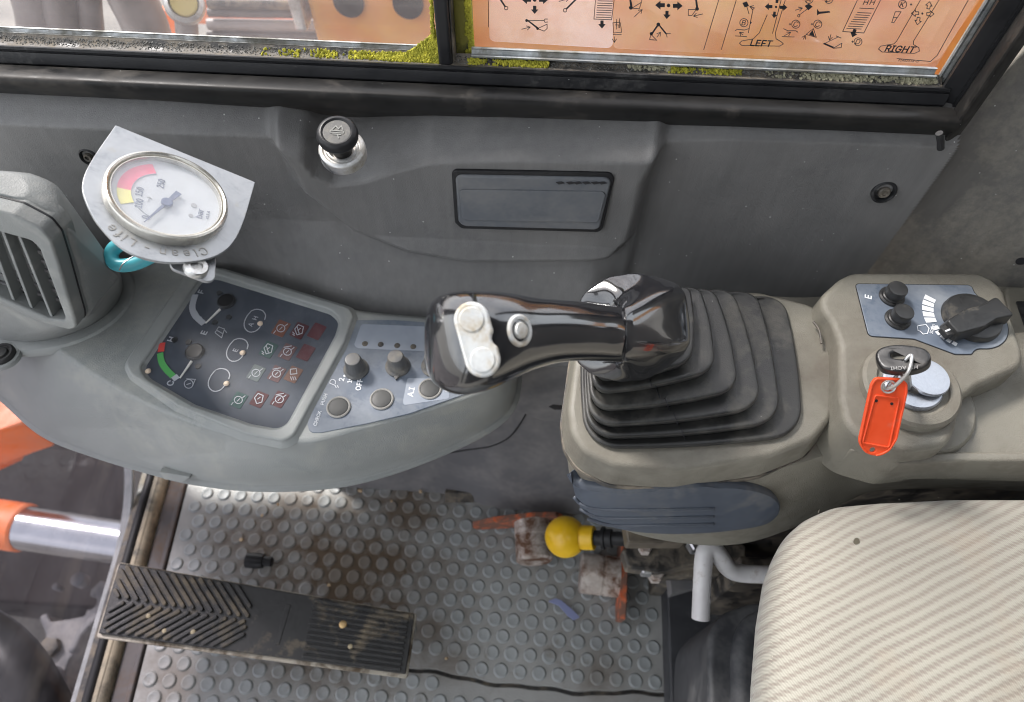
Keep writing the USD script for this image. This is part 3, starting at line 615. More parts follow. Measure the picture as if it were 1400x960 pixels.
# ================================================================== front console with instrument cluster
ZC = .49
A0 = [(-90, 330), (0, 330), (120, 332), (250, 361), (340, 384), (430, 411), (500, 426), (580, 434), (640, 440), (684, 468), (690, 510), (664, 535), (570, 567), (480, 592), (420, 606), (345, 603), (260, 580), (185, 548), (115, 508), (50, 462), (-20, 420), (-90, 400)]
C0 = [(-90, 340), (0, 340), (120, 345), (250, 375), (340, 395), (430, 420), (500, 434), (580, 442), (650, 450), (700, 480), (704, 540), (672, 580), (585, 622), (500, 650), (430, 661), (345, 663), (262, 654), (205, 640), (128, 617), (57, 588), (-5, 535), (-90, 470)]
NR = 220
ra = cspline([drop(*p, ZC) for p in A0], NR); rc = cspline([drop(*p, .565) for p in C0], NR)
def inset(r, d):
    n = ring_normals(r[:, :2]); s = 1 if sg.Polygon(r[:, :2]).exterior.is_ccw else -1
    q = r.copy(); q[:, :2] -= s*n*d; return q
def zoff(r, d): q = r.copy(); q[:, 2] += d; return q
rings = [zoff(inset(rc, .012), -.015), zoff(inset(rc, .003), -.009), zoff(inset(rc, -.0035), -.0075), zoff(inset(rc, -.0045), -.004), zoff(inset(rc, -.0025), -.0015), zoff(rc, 0)]
bulge = [0, .003, .005, .0055, .005, .003, 0]
for k in range(1, 7):
    t = k/7; r = rc*(1-t)+ra*t; r[:, 2] = rc[:, 2]+(ra[:, 2]-rc[:, 2])*(t**.9); rings.append(inset(r, -.5*bulge[k]))
rings += [zoff(ra, -.0012), inset(ra, .0018), zoff(inset(ra, .0045), .0012)]
T = Thing('front_console', 'curved pale grey front console carrying the instrument cluster and round switches', 'console')
v, f = loft(rings, True, False)
top = clean(rings[-1][:, :2]); tri = mapbox_earcut.triangulate_float64(np.ascontiguousarray(rings[-1][:, :2]), np.array([NR], np.uint32)).reshape(-1, 3)+(len(rings)-1)*NR
a, b, c = v[tri[:, 0], :2], v[tri[:, 1], :2], v[tri[:, 2], :2]
cr = (b-a)[:, 0]*(c-a)[:, 1]-(b-a)[:, 1]*(c-a)[:, 0]; tri = np.where((cr > 0)[:, None], tri, tri[:, ::-1])
if not sg.Polygon(ra[:, :2]).exterior.is_ccw: f = f[:, ::-1]
T.part('housing', (v, np.vstack([f, tri])), 'grey', 40)
CT = hz(ZC-.0012)
# instrument cluster: raised frame, dark dial face, printed scales, lamps, clear lens
M['cluster'] = mat('cluster_face', (.045, .054, .07), (.06, .07, .09), .5, 14, 500, .02, .0002, spec=.15)
outer = [(262, 361), (300, 366), (478, 420), (484, 432), (470, 470), (402, 594), (388, 604), (330, 592), (240, 555), (178, 512), (170, 495)]
inner = [(276, 374), (300, 377), (452, 424), (466, 436), (460, 456), (396, 574), (384, 588), (340, 580), (262, 553), (200, 517), (190, 502)]
def soft(pts, w, r): return rpoly(CT.uvs(pts, w), r)
po, pi = soft(outer, .005, .010), soft(inner, .005, .012)
T.part('cluster_frame', slab(CT, po.difference(pi), -.001, .005, .0022, 4, draft=.004), 'grey')
cl = T.part('cluster_face', slab(CT, pi.buffer(.001), -.001, .0008), 'cluster', False)
cw = .0012
up = (80, -125)           # lettering direction on the cluster
def cpr(name, mesh, m): T.part(name, mesh, m, False, sub=cl)
def arcpx(fr, cx, cy, r, a0, a1, wd, w, n=24):
    c = fr.uv(cx, cy, w); th = np.radians(np.linspace(a0, a1, n))
    i, o = r-wd/2, r+wd/2
    P = [(c[0]+o*math.cos(t), c[1]+o*math.sin(t)) for t in th]+[(c[0]+i*math.cos(t), c[1]+i*math.sin(t)) for t in th[::-1]]
    return slab(fr, sg.Polygon(P), w, w+.0002)
def band(fr, pts, wd, w): return slab(fr, sg.LineString(ospline(fr.uvs(pts, w), 24)).buffer(wd/2, cap_style='flat'), w, w+.0003)
cpr('fuel_scale', band(CT, [(267, 403), (263, 420), (267, 432), (273, 437)], .0052, cw), 'dim_print')
cpr('fuel_scale', band(CT, [(265, 427), (270, 435), (279, 443)], .0052, cw+.0001), 'dim_print')
cpr('red_band', band(CT, [(222, 469), (220, 481)], .005, cw), plain('red_print', (.6, .04, .03), .5))
cpr('green_band', band(CT, [(219, 483), (221, 495), (227, 505), (237, 515)], .005, cw), plain('green_print', (.07, .36, .08), .5))
cpr('cold_mark', band(CT, [(238, 514), (242, 519)], .005, cw), 'dim_print')
for s, x, y in (('F', 275, 399), ('E', 279, 455), ('H', 234, 464), ('C', 233, 524)):
    cpr('scale_letter', text(CT, s, x, y, up, .0052, cw, bold=True), 'dim_print')
pill = lambda x, y, s=1.: [(x+s*dx, y+s*dy) for dx, dy in [(-14, 8), (-13, 14), (-6, 16), (0, 14), (4, 10), (6, 4)]], 0
ic = []
def pil(x, y):
    ic.append([(x-3, y-14), (x-9, y-7), (x-13, y+2), (x-12, y+10), (x-6, y+15), (x+2, y+14), (x+8, y+9), (x+10, y+4)])
    ic.append([(x-3, y-14), (x+4, y-16), (x+12, y-14), (x+16, y-8), (x+15, y-2)])
for x, y in ((347, 439), (323, 479), (298, 520)): pil(x, y)
cpr('lamp_outline', cat([slab(CT, sg.LineString(ospline(CT.uvs(l, cw), 20)).buffer(.00038), cw, cw+.0002) for l in ic]), 'dim_print')
for s, x, y in (('A', 343, 444), ('H', 349, 435), ('E', 322, 479)): cpr('lamp_letter', text(CT, s, x, y, up, .0042, cw), 'dim_print')
# warning lamps: coloured windows with pictograms
lamp_m = {k: mat('lamp_'+k, c, None, .5, 30, 500, .02, .0002, spec=.12) for k, c in dict(amber=(.14, .05, .03), red=(.06, .016, .018), maroon=(.075, .02, .024), green=(.03, .065, .06), pale=(.1, .12, .12), wine=(.1, .055, .055), rust=(.13, .07, .05)).items()}
def lampq(x, y, a=8.5, b=11):
    d = np.array([.54, -.84]); e = np.array([.93, .36]); o = np.array([x, y])
    return [tuple(o+d*b*i+e*a*j) for i, j in ((-1, -1), (1, -1), (1, 1), (-1, 1))]
GL = []
for x, y, k, i in [(384, 449, 'amber', 1), (409, 452, 'red', 2), (433, 453, 'maroon', 0), (367, 478, 'green', 2), (393, 481, 'wine', 3), (418, 482, 'maroon', 0), (350, 510, 'pale', 1), (378, 511, 'wine', 3), (401, 512, 'rust', 4), (326, 547, 'green', 1), (354, 546, 'red', 5), (382, 546, 'red', 3)]:
    cpr('warning_lamp', slab(CT, rpoly(CT.uvs(lampq(x, y), cw), .0008), .0007, cw), lamp_m[k])
    r = 5.5
    if i in (1, 3): GL.append([(x+r*math.cos(t), y+r*.9*math.sin(t)) for t in np.linspace(0, 6.28, 16)]); GL += [[(x-2, y+2), (x+2, y-2)], [(x+r, y-3), (x+r+4, y-6)], [(x-7, y+3), (x-10, y+7)]]
    if i in (2, 5): GL += [[(x-6, y-2), (x-1, y-8), (x+6, y-5), (x+4, y+4), (x-3, y+6), (x-6, y-2)], [(x-2, y), (x+2, y-3)]]
    if i == 2: GL += [[(x-9, y+5), (x-6, y+7)], [(x-9, y+2), (x-6, y+5)], [(x-3, y-6), (x, y+4)]]
    if i == 3: GL += [[(x-5, y-6), (x+6, y-8)]]
    if i == 4: GL += [[(x-4, y-7), (x+4, y-8), (x+5, y-1), (x-4, y), (x-4, y-7)]] + [[(x-4+3*q, y+3), (x-2+3*q, y+8)] for q in range(3)]
GL += [[(294, 455), (299, 447), (307, 450), (303, 462), (294, 455)], [(297, 452), (304, 456)], [(307, 451), (310, 455)]]
GL += [[(258+6*math.cos(t), 525+6*math.sin(t)) for t in np.linspace(0, 6.28, 16)], [(255, 518), (268, 519)], [(267, 519), (264, 526)], [(255, 526), (261, 524)]]
cpr('pictograms', strokes(CT, GL, .00055, cw+.0003), 'dim_print'); T.parts[-1]['kind'] = 'stuff'
for k, (x, y, r) in enumerate([(310, 413, .0078), (267, 482, .0078)]):
    cpr('needle_hub', rev(CT.at(x, y, cw), [(r, 0), (r, .002), (r*.85, .003), (0.0005, .0032)], 24), 'black')
for a, b in (((301, 423), (281, 442)), ((262, 494), (246, 517))):
    cpr('needle', tube([CT.hit(*a, .0028), CT.hit(*b, .0022)], [.0011, .0006], 8), plain('needle_white_%d' % a[0], (.7, .68, .64), .5))
for x, y in ((300, 401), (313, 434), (294, 441), (258, 468), (271, 501), (239, 465)):
    cpr('face_screw', rev(CT.at(x, y, cw), [(.0026, 0), (.0024, .0009), (.0012, .0008)], 12), 'black')
M['bulb'] = plain('warm_bulb', (.75, .6, .45), .3)
for x, y in ((356, 443), (332, 483), (310, 525), (203, 508)):
    cpr('bulb', rev(CT.at(x, y, cw), [(.0022, 0), (.0024, .001), (.0016, .002), (.0004, .0023)], 12), 'bulb')
M['lens'] = glass('cluster_lens', (.5, .52, .56), .01, .06, 16., dl=(.45, .75), gcol=.08, grough=.3)
T.part('cluster_lens', slab(CT, pi.buffer(.0006), .0034, .0042, .0004, 2, True), 'lens', False)

# round switch panel
sp = [(488, 438), (540, 438), (620, 444), (668, 480), (668, 512), (640, 538), (560, 566), (500, 580), (440, 592), (424, 592), (420, 580), (432, 552), (468, 466), (478, 444)]
P = T.part('switch_panel', slab(CT, rpoly(CT.uvs(sp), .005), -.001, .0007, .0004), 'panel')
pw = .0009
def spr(name, mesh, m, smooth=False, label=None): T.part(name, mesh, m, smooth, sub=P, label=label)
spr('indicator_strip', pslab(CT, [(494, 443), (620, 448), (620, 482), (489, 476), (484, 472)], .0005, pw, .003, 0), 'panel_light')
for x, y in ((499, 470), (520.5, 471), (543, 472.5), (565, 474)): spr('indicator_lamp', rev(CT.at(x, y, pw), [(.0026, 0), (.0024, .0004), (.0014, .0006)], 14), 'darkmetal')
spr('pale_field', pslab(CT, [(557, 517), (614, 518), (614, 545), (552, 554), (551, 548)], .0005, pw, .002, 0), 'panel_light')
def knob(fr, r, h):
    a = [(r*1.25, 0), (r*1.25, .0012), (r*1.08, .0022), (r, .003), (r*.92, .0045), (r*.78, h*.92), (r*.72, h*.985), (r*.62, h)]
    n = 40; th = np.arange(n)*2*math.pi/n; rings = []
    for q, (rr, w) in enumerate(a):
        rad = rr*(1+(.035*np.cos(th*20) if 3 <= q <= 5 else 0)); rings.append(fr.xf(np.column_stack([rad*np.cos(th), rad*np.sin(th), np.full(n, w)])))
    return loft(rings, False, True)
for x, y in ((487, 505), (544, 501), (593, 501)): spr('rotary_knob', knob(CT.at(x, y, pw), .0083, .0165), 'knob_grey', 30)
spr('knob_pointer', pslab(CT.at(541, 512, pw), [(538, 514), (548, 512), (541, 519)], .0, .002, .0004, .0003), 'knob_grey')
M['button_face'] = mat('dark_button', (.035, .036, .035), (.055, .056, .054), .5, 60, 1500, .15, .0003)
for x, y in ((463, 557), (522, 546), (588, 532)):
    spr('button_ring', rev(CT.at(x, y, pw), [(.0096, 0), (.0096, .0009), (.0088, .0014), (.008, .0009), (.008, .0002)], 30, cap1=False), plain('button_ring_%d' % x, (.3, .29, .27), .5))
    spr('push_button', rev(CT.at(x, y, pw), [(.0079, 0), (.0078, .0009), (.007, .0013), (.003, .0015)], 30), 'button_face', 40)
u2 = (14, -62)
prints = [text(CT, 'OFF', 491, 526, u2, .0042, pw, bold=True), text(CT, '1', 478, 522, u2, .0036, pw, bold=True), text(CT, '2', 467, 519, u2, .0042, pw, bold=True), text(CT, 'A.I', 562, 536, u2, .0046, pw, bold=True),
          text(CT, 'CHECK', 434, 572, (22, -62), .0028, pw), text(CT, 'PUSH', 443, 546, (22, -62), .0028, pw), text(CT, 'D', 612, 533, u2, .004, pw, bold=True)]
prints += [slab(CT.at(x, y, pw), disc(.0011, 5), 0, .0002) for x, y in ((489, 518), (478.5, 518.5), (471, 514))]
prints.append(strokes(CT, [[(455+4*math.cos(t), 523+4*math.sin(t)) for t in np.linspace(2.6, 6.9, 10)]]+[[(458+3*q, 527), (460+3*q, 530.5)] for q in range(2)]+[[(451, 524), (458, 527)]], .00045, pw))
for q in prints: spr('printed_mark', q, 'white_print')
# round plug at the far left
LP = CT.at(6, 486, 0)
pl = T.part('round_plug', rev(LP, [(.0135, -.002), (.0135, .002), (.012, .003), (.0105, .0015)], 32), 'grey')
T.part('plug_core', rev(LP, [(.0102, 0), (.0102, .003), (.0088, .0055), (.0075, .0055), (.0066, .004), (.0055, .004), (.005, .006), (.003, .0065)], 32), 'knob', sub=pl)
# small finger recess in the lower edge
T.part('edge_clip', pslab(Fr(drop(236, 652, .56), unit([0, -1, .45])), [(216, 645), (262, 653), (250, 660), (224, 656)], -.002, .0035, .001, .001), 'grey')
T.done()

# ------------------------------------------------------------------ air vent
T = Thing('air_vent', 'grey tower air vent with louvres standing on the front console', 'air vent')
VF = plane3(atd(62, 318, .405), atd(106, 440, .468), atd(-10, 405, .462))
if VF.n[2] < 0: VF = Fr(VF.o, -VF.n)
face = [(-120, 272), (-40, 276), (20, 291), (58, 311), (72, 328), (84, 365), (105, 437), (106, 446), (98, 450), (60, 440), (0, 412), (-60, 392), (-120, 378)]
hole = [(-110, 300), (-40, 304), (10, 318), (46, 328), (55, 338), (90, 432), (89, 437), (68, 434), (0, 404), (-60, 383), (-110, 370)]
fu = VF.uvs(face)
pf, ph = rpoly(fu, .006), rpoly(VF.uvs(hole), .004)
# shell: face outline swept back to a round foot on the console
nf = 96
ext = sg.polygon.orient(pf, 1).exterior; fr_ring = np.array([ext.interpolate(t, normalized=True).coords[0][:2] for t in np.arange(nf)/nf])
cface = fr_ring.mean(0)
FT = hz(ZC-.004); foot_c = FT.uv(52, 398); 
def ang_ring(fr, c, rx, ry, n=nf): th = np.arange(n)*2*math.pi/n; return fr.xf(np.column_stack([c[0]+rx*np.cos(th), c[1]+ry*np.sin(th), np.zeros(n)]))
R0 = VF.xf(np.column_stack([fr_ring, np.full(nf, -.003)]))
pts = [R0, VF.xf(np.column_stack([cface+(fr_ring-cface)*1.02, np.full(nf, -.012)]))]
dome = [(-110, 245), (-30, 254), (40, 258), (62, 268), (80, 292), (100, 325), (122, 352), (142, 374)]
dm = np.array([atd(px, py, D) for (px, py), D in zip(dome, (.40, .405, .41, .412, .425, .445, .468, .483))])
footr = ang_ring(hz(ZC-.001), foot_c, .072, .052)
allp = np.vstack(pts+[footr]+[cspline(dm, 8)*0+dm]); 
hull = trimesh.convex.convex_hull(np.vstack([pts[1], footr, np.vstack([d+.010*np.array([[math.cos(a)*math.cos(b), math.sin(a)*math.cos(b), math.sin(b)] for a in np.linspace(0, 6.28, 12) for b in (-1.2, -.4, .4, 1.2)]) - .010*unit(EYE-d) for d in dm])]))
import manifold3d
mm_ = manifold3d.Manifold(manifold3d.Mesh(np.asarray(hull.vertices, np.float32), np.asarray(hull.faces, np.uint32))).refine_to_length(.006).to_mesh()
h2 = trimesh.Trimesh(mm_.vert_properties[:, :3], mm_.tri_verts, process=True); trimesh.smoothing.filter_taubin(h2, .5, .52, 24)
T.part('shell', tm(h2), 'vent', True)
T.part('face_frame', slab(VF, pf.difference(ph), -.020, .0015, .0018, 3), 'vent')
T.part('shadow_gap', slab(VF, pf.buffer(.0004).difference(ph), -.010, -.0088, .0002), 'black')
T.part('back_plate', slab(VF, ph.buffer(.001), -.0135, -.0125), 'black', False)
# upright louvres and the cross vanes behind them
top_l, bot_l = [(-70, 292), (-25, 300), (-2, 308), (22, 318)], [(-25, 395), (18, 415), (42, 424), (68, 432)]
for a, b in zip(top_l, bot_l):
    A, B = VF.uv(*a), VF.uv(*b); d = unit(B-A); e = np.array([-d[1], d[0]])
    q = sg.Polygon([A-d*.004-e*.0011, B+d*.003-e*.0011, B+d*.003+e*.0011, A-d*.004+e*.0011]).intersection(ph.buffer(.002))
    T.part('louvre', slab(VF, q, -.0125, -.001, .0006, 2), 'vent')
for k in range(8):
    t = k/7; A, B = VF.uv(-80, 300+t*80), VF.uv(48+t*40, 336+t*92)
    d = unit(B-A); e = np.array([-d[1], d[0]])
    q = sg.Polygon([A-e*.0016, B-e*.0016, B+e*.0016, A+e*.0016]).intersection(ph)
    T.part('vane', slab(VF, q, -.0126, -.0085, .0005, 2), 'kick')
base = FT.at(68, 410)
T.part('foot_ring', loft([ang_ring(hz(ZC-q), foot_c+np.array([.004, -.003]), .078+w, .057+w) for q, w in ((-.004, .003), (.0, .003), (.0035, .001), (.0055, -.004), (.006, -.010))], False, False), 'grey')
T.done()

# ------------------------------------------------------------------ pressure gauge on its bracket
T = Thing('pressure_gauge', 'round white dial pressure gauge in a brushed steel bracket lettered Clean Life', 'gauge')
GF = viewfr(228, 273, .40, 43, .26, -.97, (1, 0, 0))
d = GF.dirpx(228, 273, .25, -1.0); GF = Fr(GF.o, GF.n, GF.x*d[0]+GF.y*d[1])       # x along the dial's lettering
plate = [(158, 171), (349, 249), (333, 305), (318, 335), (296, 350), (262, 357), (215, 358), (172, 341), (134, 305), (116, 272), (113, 252), (122, 224)]
pp = rpoly(GF.uvs(plate), .0004, .012)
ring = np.array([sg.polygon.orient(rpoly(GF.uvs(plate), .003, .02), 1).exterior.interpolate(t, normalized=True).coords[0][:2] for t in np.arange(120)/120])
M['steel'] = mat('brushed_steel_bracket', (.3, .31, .32), (.42, .43, .44), .4, 60, 500, .15, .0003, metal=.8, dust=(.42, .4, .34), dscale=30., dlim=(.76, 1.1), dfine=300.)
plate_poly = sg.Polygon(ospline(GF.uvs([(349, 249), (334, 300), (318, 332), (294, 350), (258, 358), (214, 357), (170, 341), (134, 306), (116, 272), (113, 248), (126, 218), (158, 171)]), 140).tolist()).buffer(0)
T.part('bracket', slab(GF, plate_poly, -.0016, 0, .0004), 'steel')
# fold down to the wall along the straight edge
e0, e1 = GF.hit(158, 171), GF.hit(349, 249); en = unit(e1-e0)
back = -GF.n*.03 + np.array([0, .012, 0])
fold = Fr(e0, unit(np.cross(en, back)), en); L = np.linalg.norm(e1-e0)
T.part('bracket_flange', slab(fold, sg.box(0.001, -.03, L-.001, .03).intersection(sg.Polygon([fold_p for fold_p in [((q-e0)@fold.x, (q-e0)@fold.y) for q in (e0, e1, e1+back, e0+back)]])), -.0016, 0, .0003, 2, True), 'steel')
gc = GF.at(228, 274, 0); RG = .0322
T.part('bezel', rev(gc, [(RG*1.03, 0), (RG*1.03, .004), (RG*1.01, .0056), (RG*.975, .0062), (RG*.945, .0056), (RG*.93, .004), (RG*.915, .0048), (RG*.90, .0048), (RG*.89, .0035), (RG*.885, .0012)], 72, cap1=False), mat('warm_bezel_steel', (.5, .48, .43), (.62, .6, .55), .25, 30, 500, .1, .0003, metal=.85))
M['dial_white'] = plain('dial_white', (.5, .515, .525), .5)
df = T.part('dial', rev(gc, [(RG*.9, .0006), (RG*.9, .0016), (.001, .0016)], 64), 'dial_white')
dw = .0018
dc = gc
def dpt(a, r): return np.array([r*math.cos(a), r*math.sin(a)])
def ang(px, py): p = dc.uv(px, py, dw); return math.degrees(math.atan2(p[1], p[0]))
def arcp(a0, a1, r0, r1):
    th = np.radians(np.linspace(a0, a1, 24)); return slab(dc, sg.Polygon([tuple(dpt(t, r1)) for t in th]+[tuple(dpt(t, r0)) for t in th[::-1]]).buffer(0), dw, dw+.0002)
def un(a, ref): 
    while a-ref > 180: a -= 360
    while a-ref < -180: a += 360
    return a
az = ang(201, 300); ay0 = un(ang(166, 279), az); ay1 = un(ang(171, 259), az); ap1 = un(ang(214, 238), az)
ap0 = ay1
def sub(name, mesh, m): T.part(name, mesh, m, False, sub=df)
sub('yellow_band', arcp(ay0, ay1, RG*.58, RG*.80), plain('dial_yellow', (.75, .68, .2), .5))
sub('red_band', arcp(ap0, ap1, RG*.58, RG*.80), plain('dial_red', (.72, .13, .2), .5))
sub('scale_line', arcp(az, ap1, RG*.565, RG*.58), plain('dial_grey', (.3, .32, .36), .5))
ink = plain('dial_ink', (.13, .15, .22), .5)
txt = []
for s, x, y in (('0', 199, 297), ('100', 190, 278), ('150', 190.5, 262), ('250', 220, 251)):
    txt.append(text(dc, s, x, y, (.25, -1), .0038, dw, sx=.72))
txt += [text(dc, 'bar', 273, 292, (.25, -1), .0036, dw), text(dc, 'cl.1.6', 284, 294, (.25, -1), .0018, dw)]
sub('dial_lettering', cat(txt), ink)
sub('dial_symbols', cat([slab(dc.at(265, 281, dw), disc(.0016), 0, .0003), slab(dc.at(261, 295, dw), disc(.0013), 0, .0003), strokes(dc, [[(202, 276), (205, 270), (208, 273)], [(201, 270), (205, 270)]], .0003, dw)]), plain('dial_symbol', (.3, .3, .3), .5))
nt, nb = dc.uv(197, 304, .003), dc.uv(243, 265, .003); dd = unit(nt-nb); ee = np.array([-dd[1], dd[0]])
sub('needle', slab(dc, sg.Polygon([nb-ee*.0018-dd*.001, nb+ee*.0018-dd*.001, nb+dd*.008+ee*.0012, nt+ee*.0002, nt-ee*.0002, nb+dd*.008-ee*.0012]), .003, .0036, .0001), ink)
hc = nb+dd*.0105
sub('needle_hub', slab(Fr(dc.pt(*hc), dc.n, dc.x), disc(.0032), .0028, .0044, .0006), ink)
M['gauge_glass'] = glass('gauge_glass', (.6, .61, .64), .06, .2, 22., dl=(.4, .7))
T.part('glass', slab(dc, disc(RG*.895, 24), .0042, .0048, .0003, 2, True), 'gauge_glass', False)
# engraved lettering round the lower rim
a0 = math.radians(ang(292, 346)); a1 = math.radians(ang(146, 304)); s = 'Clean - Life'
wid = np.array([1.0, .45, .95, .95, .95, .45, .6, .45, .85, .45, .55, .95]); pos = (np.cumsum(wid)-wid/2)/wid.sum()
da = a1-a0
while da > math.pi: da -= 2*math.pi
while da < -math.pi: da += 2*math.pi
eng = []
for ch, t in zip(s, pos):
    if ch == ' ': continue
    a = a0+da*t; rr = RG*1.21; p = dpt(a, rr)
    g = text_uv(gc, ch, p[0], p[1], a-math.pi/2, .0052, .0001, .00022)
    eng.append(g)
T.part('engraved_lettering', cat(eng), plain('engraving', (.3, .29, .27), .5, .3), False)
# clamp screw under the plate
sc = GF.at(268, 366, -.004)
T.part('clamp_lug', slab(GF.at(262, 362, -.006), rpoly([(-.010, -.014), (.012, -.012), (.014, .008), (-.006, .012)], .005), -.002, .0, .0005), 'steel')
T.part('clamp_screw', rev(sc, [(.0068, -.002), (.0068, .001), (.006, .0022), (.0035, .0024), (.003, .001)], 24), 'alum')
b0 = gc.pt(0, 0, -.002)
T.part('gauge_body', rev(gc, [(RG*.93, -.0017), (RG*.93, -.016), (RG*.85, -.018)], 48), 'black')
T.part('support_arm', tube([gc.pt(.0, .0, -.017), gc.pt(0, .0, -.03), aty(240, 248, WALL_Y-.003)], .008, 14, 12), 'darkmetal')
T.done()
TQ = mat('teal_hose', (.06, .36, .42), (.08, .42, .48), .45, 30, 800, .1, .0003)
hp = [(172, 330), (156, 340), (152, 352), (160, 362), (178, 362), (196, 356), (215, 345), (225, 330)]
T = Thing('teal_hose', 'bright teal thin hose looping out behind the gauge bracket', 'hose')
T.part('tube', tube([atd(*p, .475) for p in hp], .0048, 14, 40), TQ)
T.part('wire', tube([atd(163, 370, .462), atd(168, 361, .462), atd(180, 352, .465), atd(196, 345, .472)], .0005, 6, 12), 'alum')
T.done()
# ================================================================== right-hand console
CZ = .425
T = Thing('right_console', 'olive grey right hand console with rubber arm pad beside the seat', 'console')
L1 = [(772, 556), (775, 600), (789, 632), (828, 652), (910, 662), (1000, 655), (1085, 638), (1150, 622), (1200, 640), (1300, 648), (1420, 652), (1560, 655), (1560, 500), (1500, 400), (1380, 392), (1240, 385), (1120, 405), (1000, 402), (880, 402), (810, 440), (785, 500)]
L2 = [(786, 585), (788, 640), (796, 688), (850, 724), (920, 742), (1000, 746), (1070, 728), (1150, 690), (1200, 672), (1300, 668), (1420, 672), (1560, 675), (1560, 560), (1500, 480), (1380, 470), (1240, 465), (1120, 480), (1000, 480), (880, 480), (815, 510), (795, 550)]
r1 = cspline([drop(*p, .452) for p in L1], 240); r2 = cspline([drop(*p, .56) for p in L2], 240)
rings = [zoff(inset(r2, .02), -.001), zoff(inset(r2, .002), 0), zoff(r2, .002)]
for t in (.15, .3, .5, .7, .85, .95): rings.append(inset(r2*(1-t)+r1*t, -.004*math.sin(math.pi*t)))
rings += [zoff(r1, -.001), zoff(inset(r1, .0012), .0008), zoff(inset(r1, .004), .0016)]
T.part('lower_housing', orient_up(loft(rings, True, True), EYE+np.array([0, -1., 3.])), 'olive', 40)
# raised surround of the lever boot
BZo = [(776, 556), (780, 590), (798, 618), (840, 638), (930, 644), (1050, 626), (1112, 602), (1138, 572), (1144, 520), (1140, 440), (1112, 416), (1040, 398), (900, 392), (820, 412), (788, 470)]
B = hz(CZ)
bz = rpoly(B.uvs(BZo), .02, q=10)
T.part('boot_surround', slab(B, bz, -.028, 0, .0045, 4, draft=.003), 'olive')
T.part('surround_seam', slab(hz(.4515), bz.buffer(.0036), -.004, .0014, .0006), 'darkmetal')
# rear pod with the control panel and key
PZ = .408; PD = hz(PZ)
pod = [(1106, 418), (1148, 380), (1166, 371), (1352, 371), (1370, 380), (1384, 430), (1400, 480), (1404, 498), (1385, 508), (1340, 527), (1316, 545), (1309, 585), (1296, 612), (1240, 618), (1184, 602), (1156, 580), (1148, 540), (1148, 470), (1136, 436)]
T.part('pod', slab(PD, rpoly(PD.uvs(pod), .02, .02, 12), -.05, 0, .005, 4, draft=.003), 'olive')
TR = hz(.43)
T.part('tray', slab(TR, rpoly(TR.uvs([(1240, 470), (1600, 430), (1600, 640), (1300, 632), (1230, 626)]), .006), -.03, 0, .003, 3), 'olive')
TL = hz(.424)
T.part('tray_lip', slab(TL, rpoly(TL.uvs([(1160, 604), (1240, 622), (1320, 617), (1600, 620), (1600, 632), (1320, 631), (1230, 634), (1165, 616)]), .0015, .004), -.03, 0, .0022, 3), 'olive')
T.part('pod_seam', tube([PD.hit(1112, 440, -.012), PD.hit(1120, 452, -.011), PD.hit(1123, 470, -.012)], .0009, 8, 12), 'darkmetal')
RS = hz(.45)
T.part('rear_shelf', slab(RS, rpoly(RS.uvs([(1372, 395), (1600, 395), (1600, 470), (1380, 470)]), .004), -.04, .003, .002), 'olive')
T.part('rear_slot', slab(RS, rpoly(RS.uvs([(1388, 412), (1600, 412), (1600, 452), (1402, 452)], .003), .002), .002, .0034, .0003), 'black')
# control panel
pn = [(1170, 388), (1316, 392), (1346, 402), (1370, 424), (1380, 450), (1372, 474), (1350, 486), (1306, 484), (1250, 463), (1188, 459)]
pnl = sg.Polygon(PD.uvs([(1170, 388), (1330, 390), (1330, 484), (1306, 484), (1250, 463), (1188, 459)], .0006)).union(sg.Point(*PD.uv(1330, 438, .0006)).buffer(.0242, quad_segs=16)); pnl = pnl.buffer(-.003).buffer(.003).buffer(.01).buffer(-.01)
P = T.part('control_panel', slab(PD, pnl, -.001, .0006, .0003), 'panel')
T.part('panel_edge', slab(PD, pnl.buffer(.0006), -.001, .0003, 0), 'black', sub=P)
kw = .0008
for x, y in ((1219, 406), (1227, 437)):
    fr = PD.at(x, y, kw)
    T.part('knob', rev(fr, [(.0092, 0), (.0092, .001), (.0082, .002), (.0070, .002), (.0063, .0026), (.0063, .0042), (.0068, .0048), (.0071, .0056), (.0071, .0098), (.0066, .0108), (.0054, .0111)], 32), 'knob', 40, sub=P)
dl = PD.at(1327, 436, kw)
T.part('dial', rev(dl, [(.0208, 0), (.0205, .003), (.0196, .0046), (.018, .005)], 48), 'knob', 40, sub=P)
ha, hb = dl.uv(1311, 444, .011), dl.uv(1371, 420, .011); d = unit(hb-ha); e = np.array([-d[1], d[0]])
Hd = Fr(dl.pt(*(ha*.5+hb*.5)), dl.n, dl.x*d[0]+dl.y*d[1]); hl = np.linalg.norm(hb-ha)/2
bar = rpoly([(-hl-.006, -.0062), (-hl*.3, -.0086), (hl*.4, -.0066), (hl+.002, -.0092), (hl+.002, .0092), (hl*.4, .0070), (-hl*.3, .0086), (-hl-.006, .0062)], .0025, .005)
T.part('dial_handle', slab(Hd, bar, .003, .0122, .0012, 3, draft=.001), 'knob', 40, sub=P)
T.part('dial_pointer', slab(Hd, rpoly([(-hl-.011, -.0035), (-hl-.005, -.005), (-hl-.005, .005), (-hl-.011, .0035)], .0005), .004, .0085, .0006), 'knob', 40, sub=P)
T.part('pointer_mark', slab(Hd, sg.box(-hl-.0105, -.0006, -hl-.006, .0006), .0086, .0088), 'white_print', False, sub=P)
w = []
rm = [.0265, .0345]
c0 = PD.uv(1328, 436, kw)
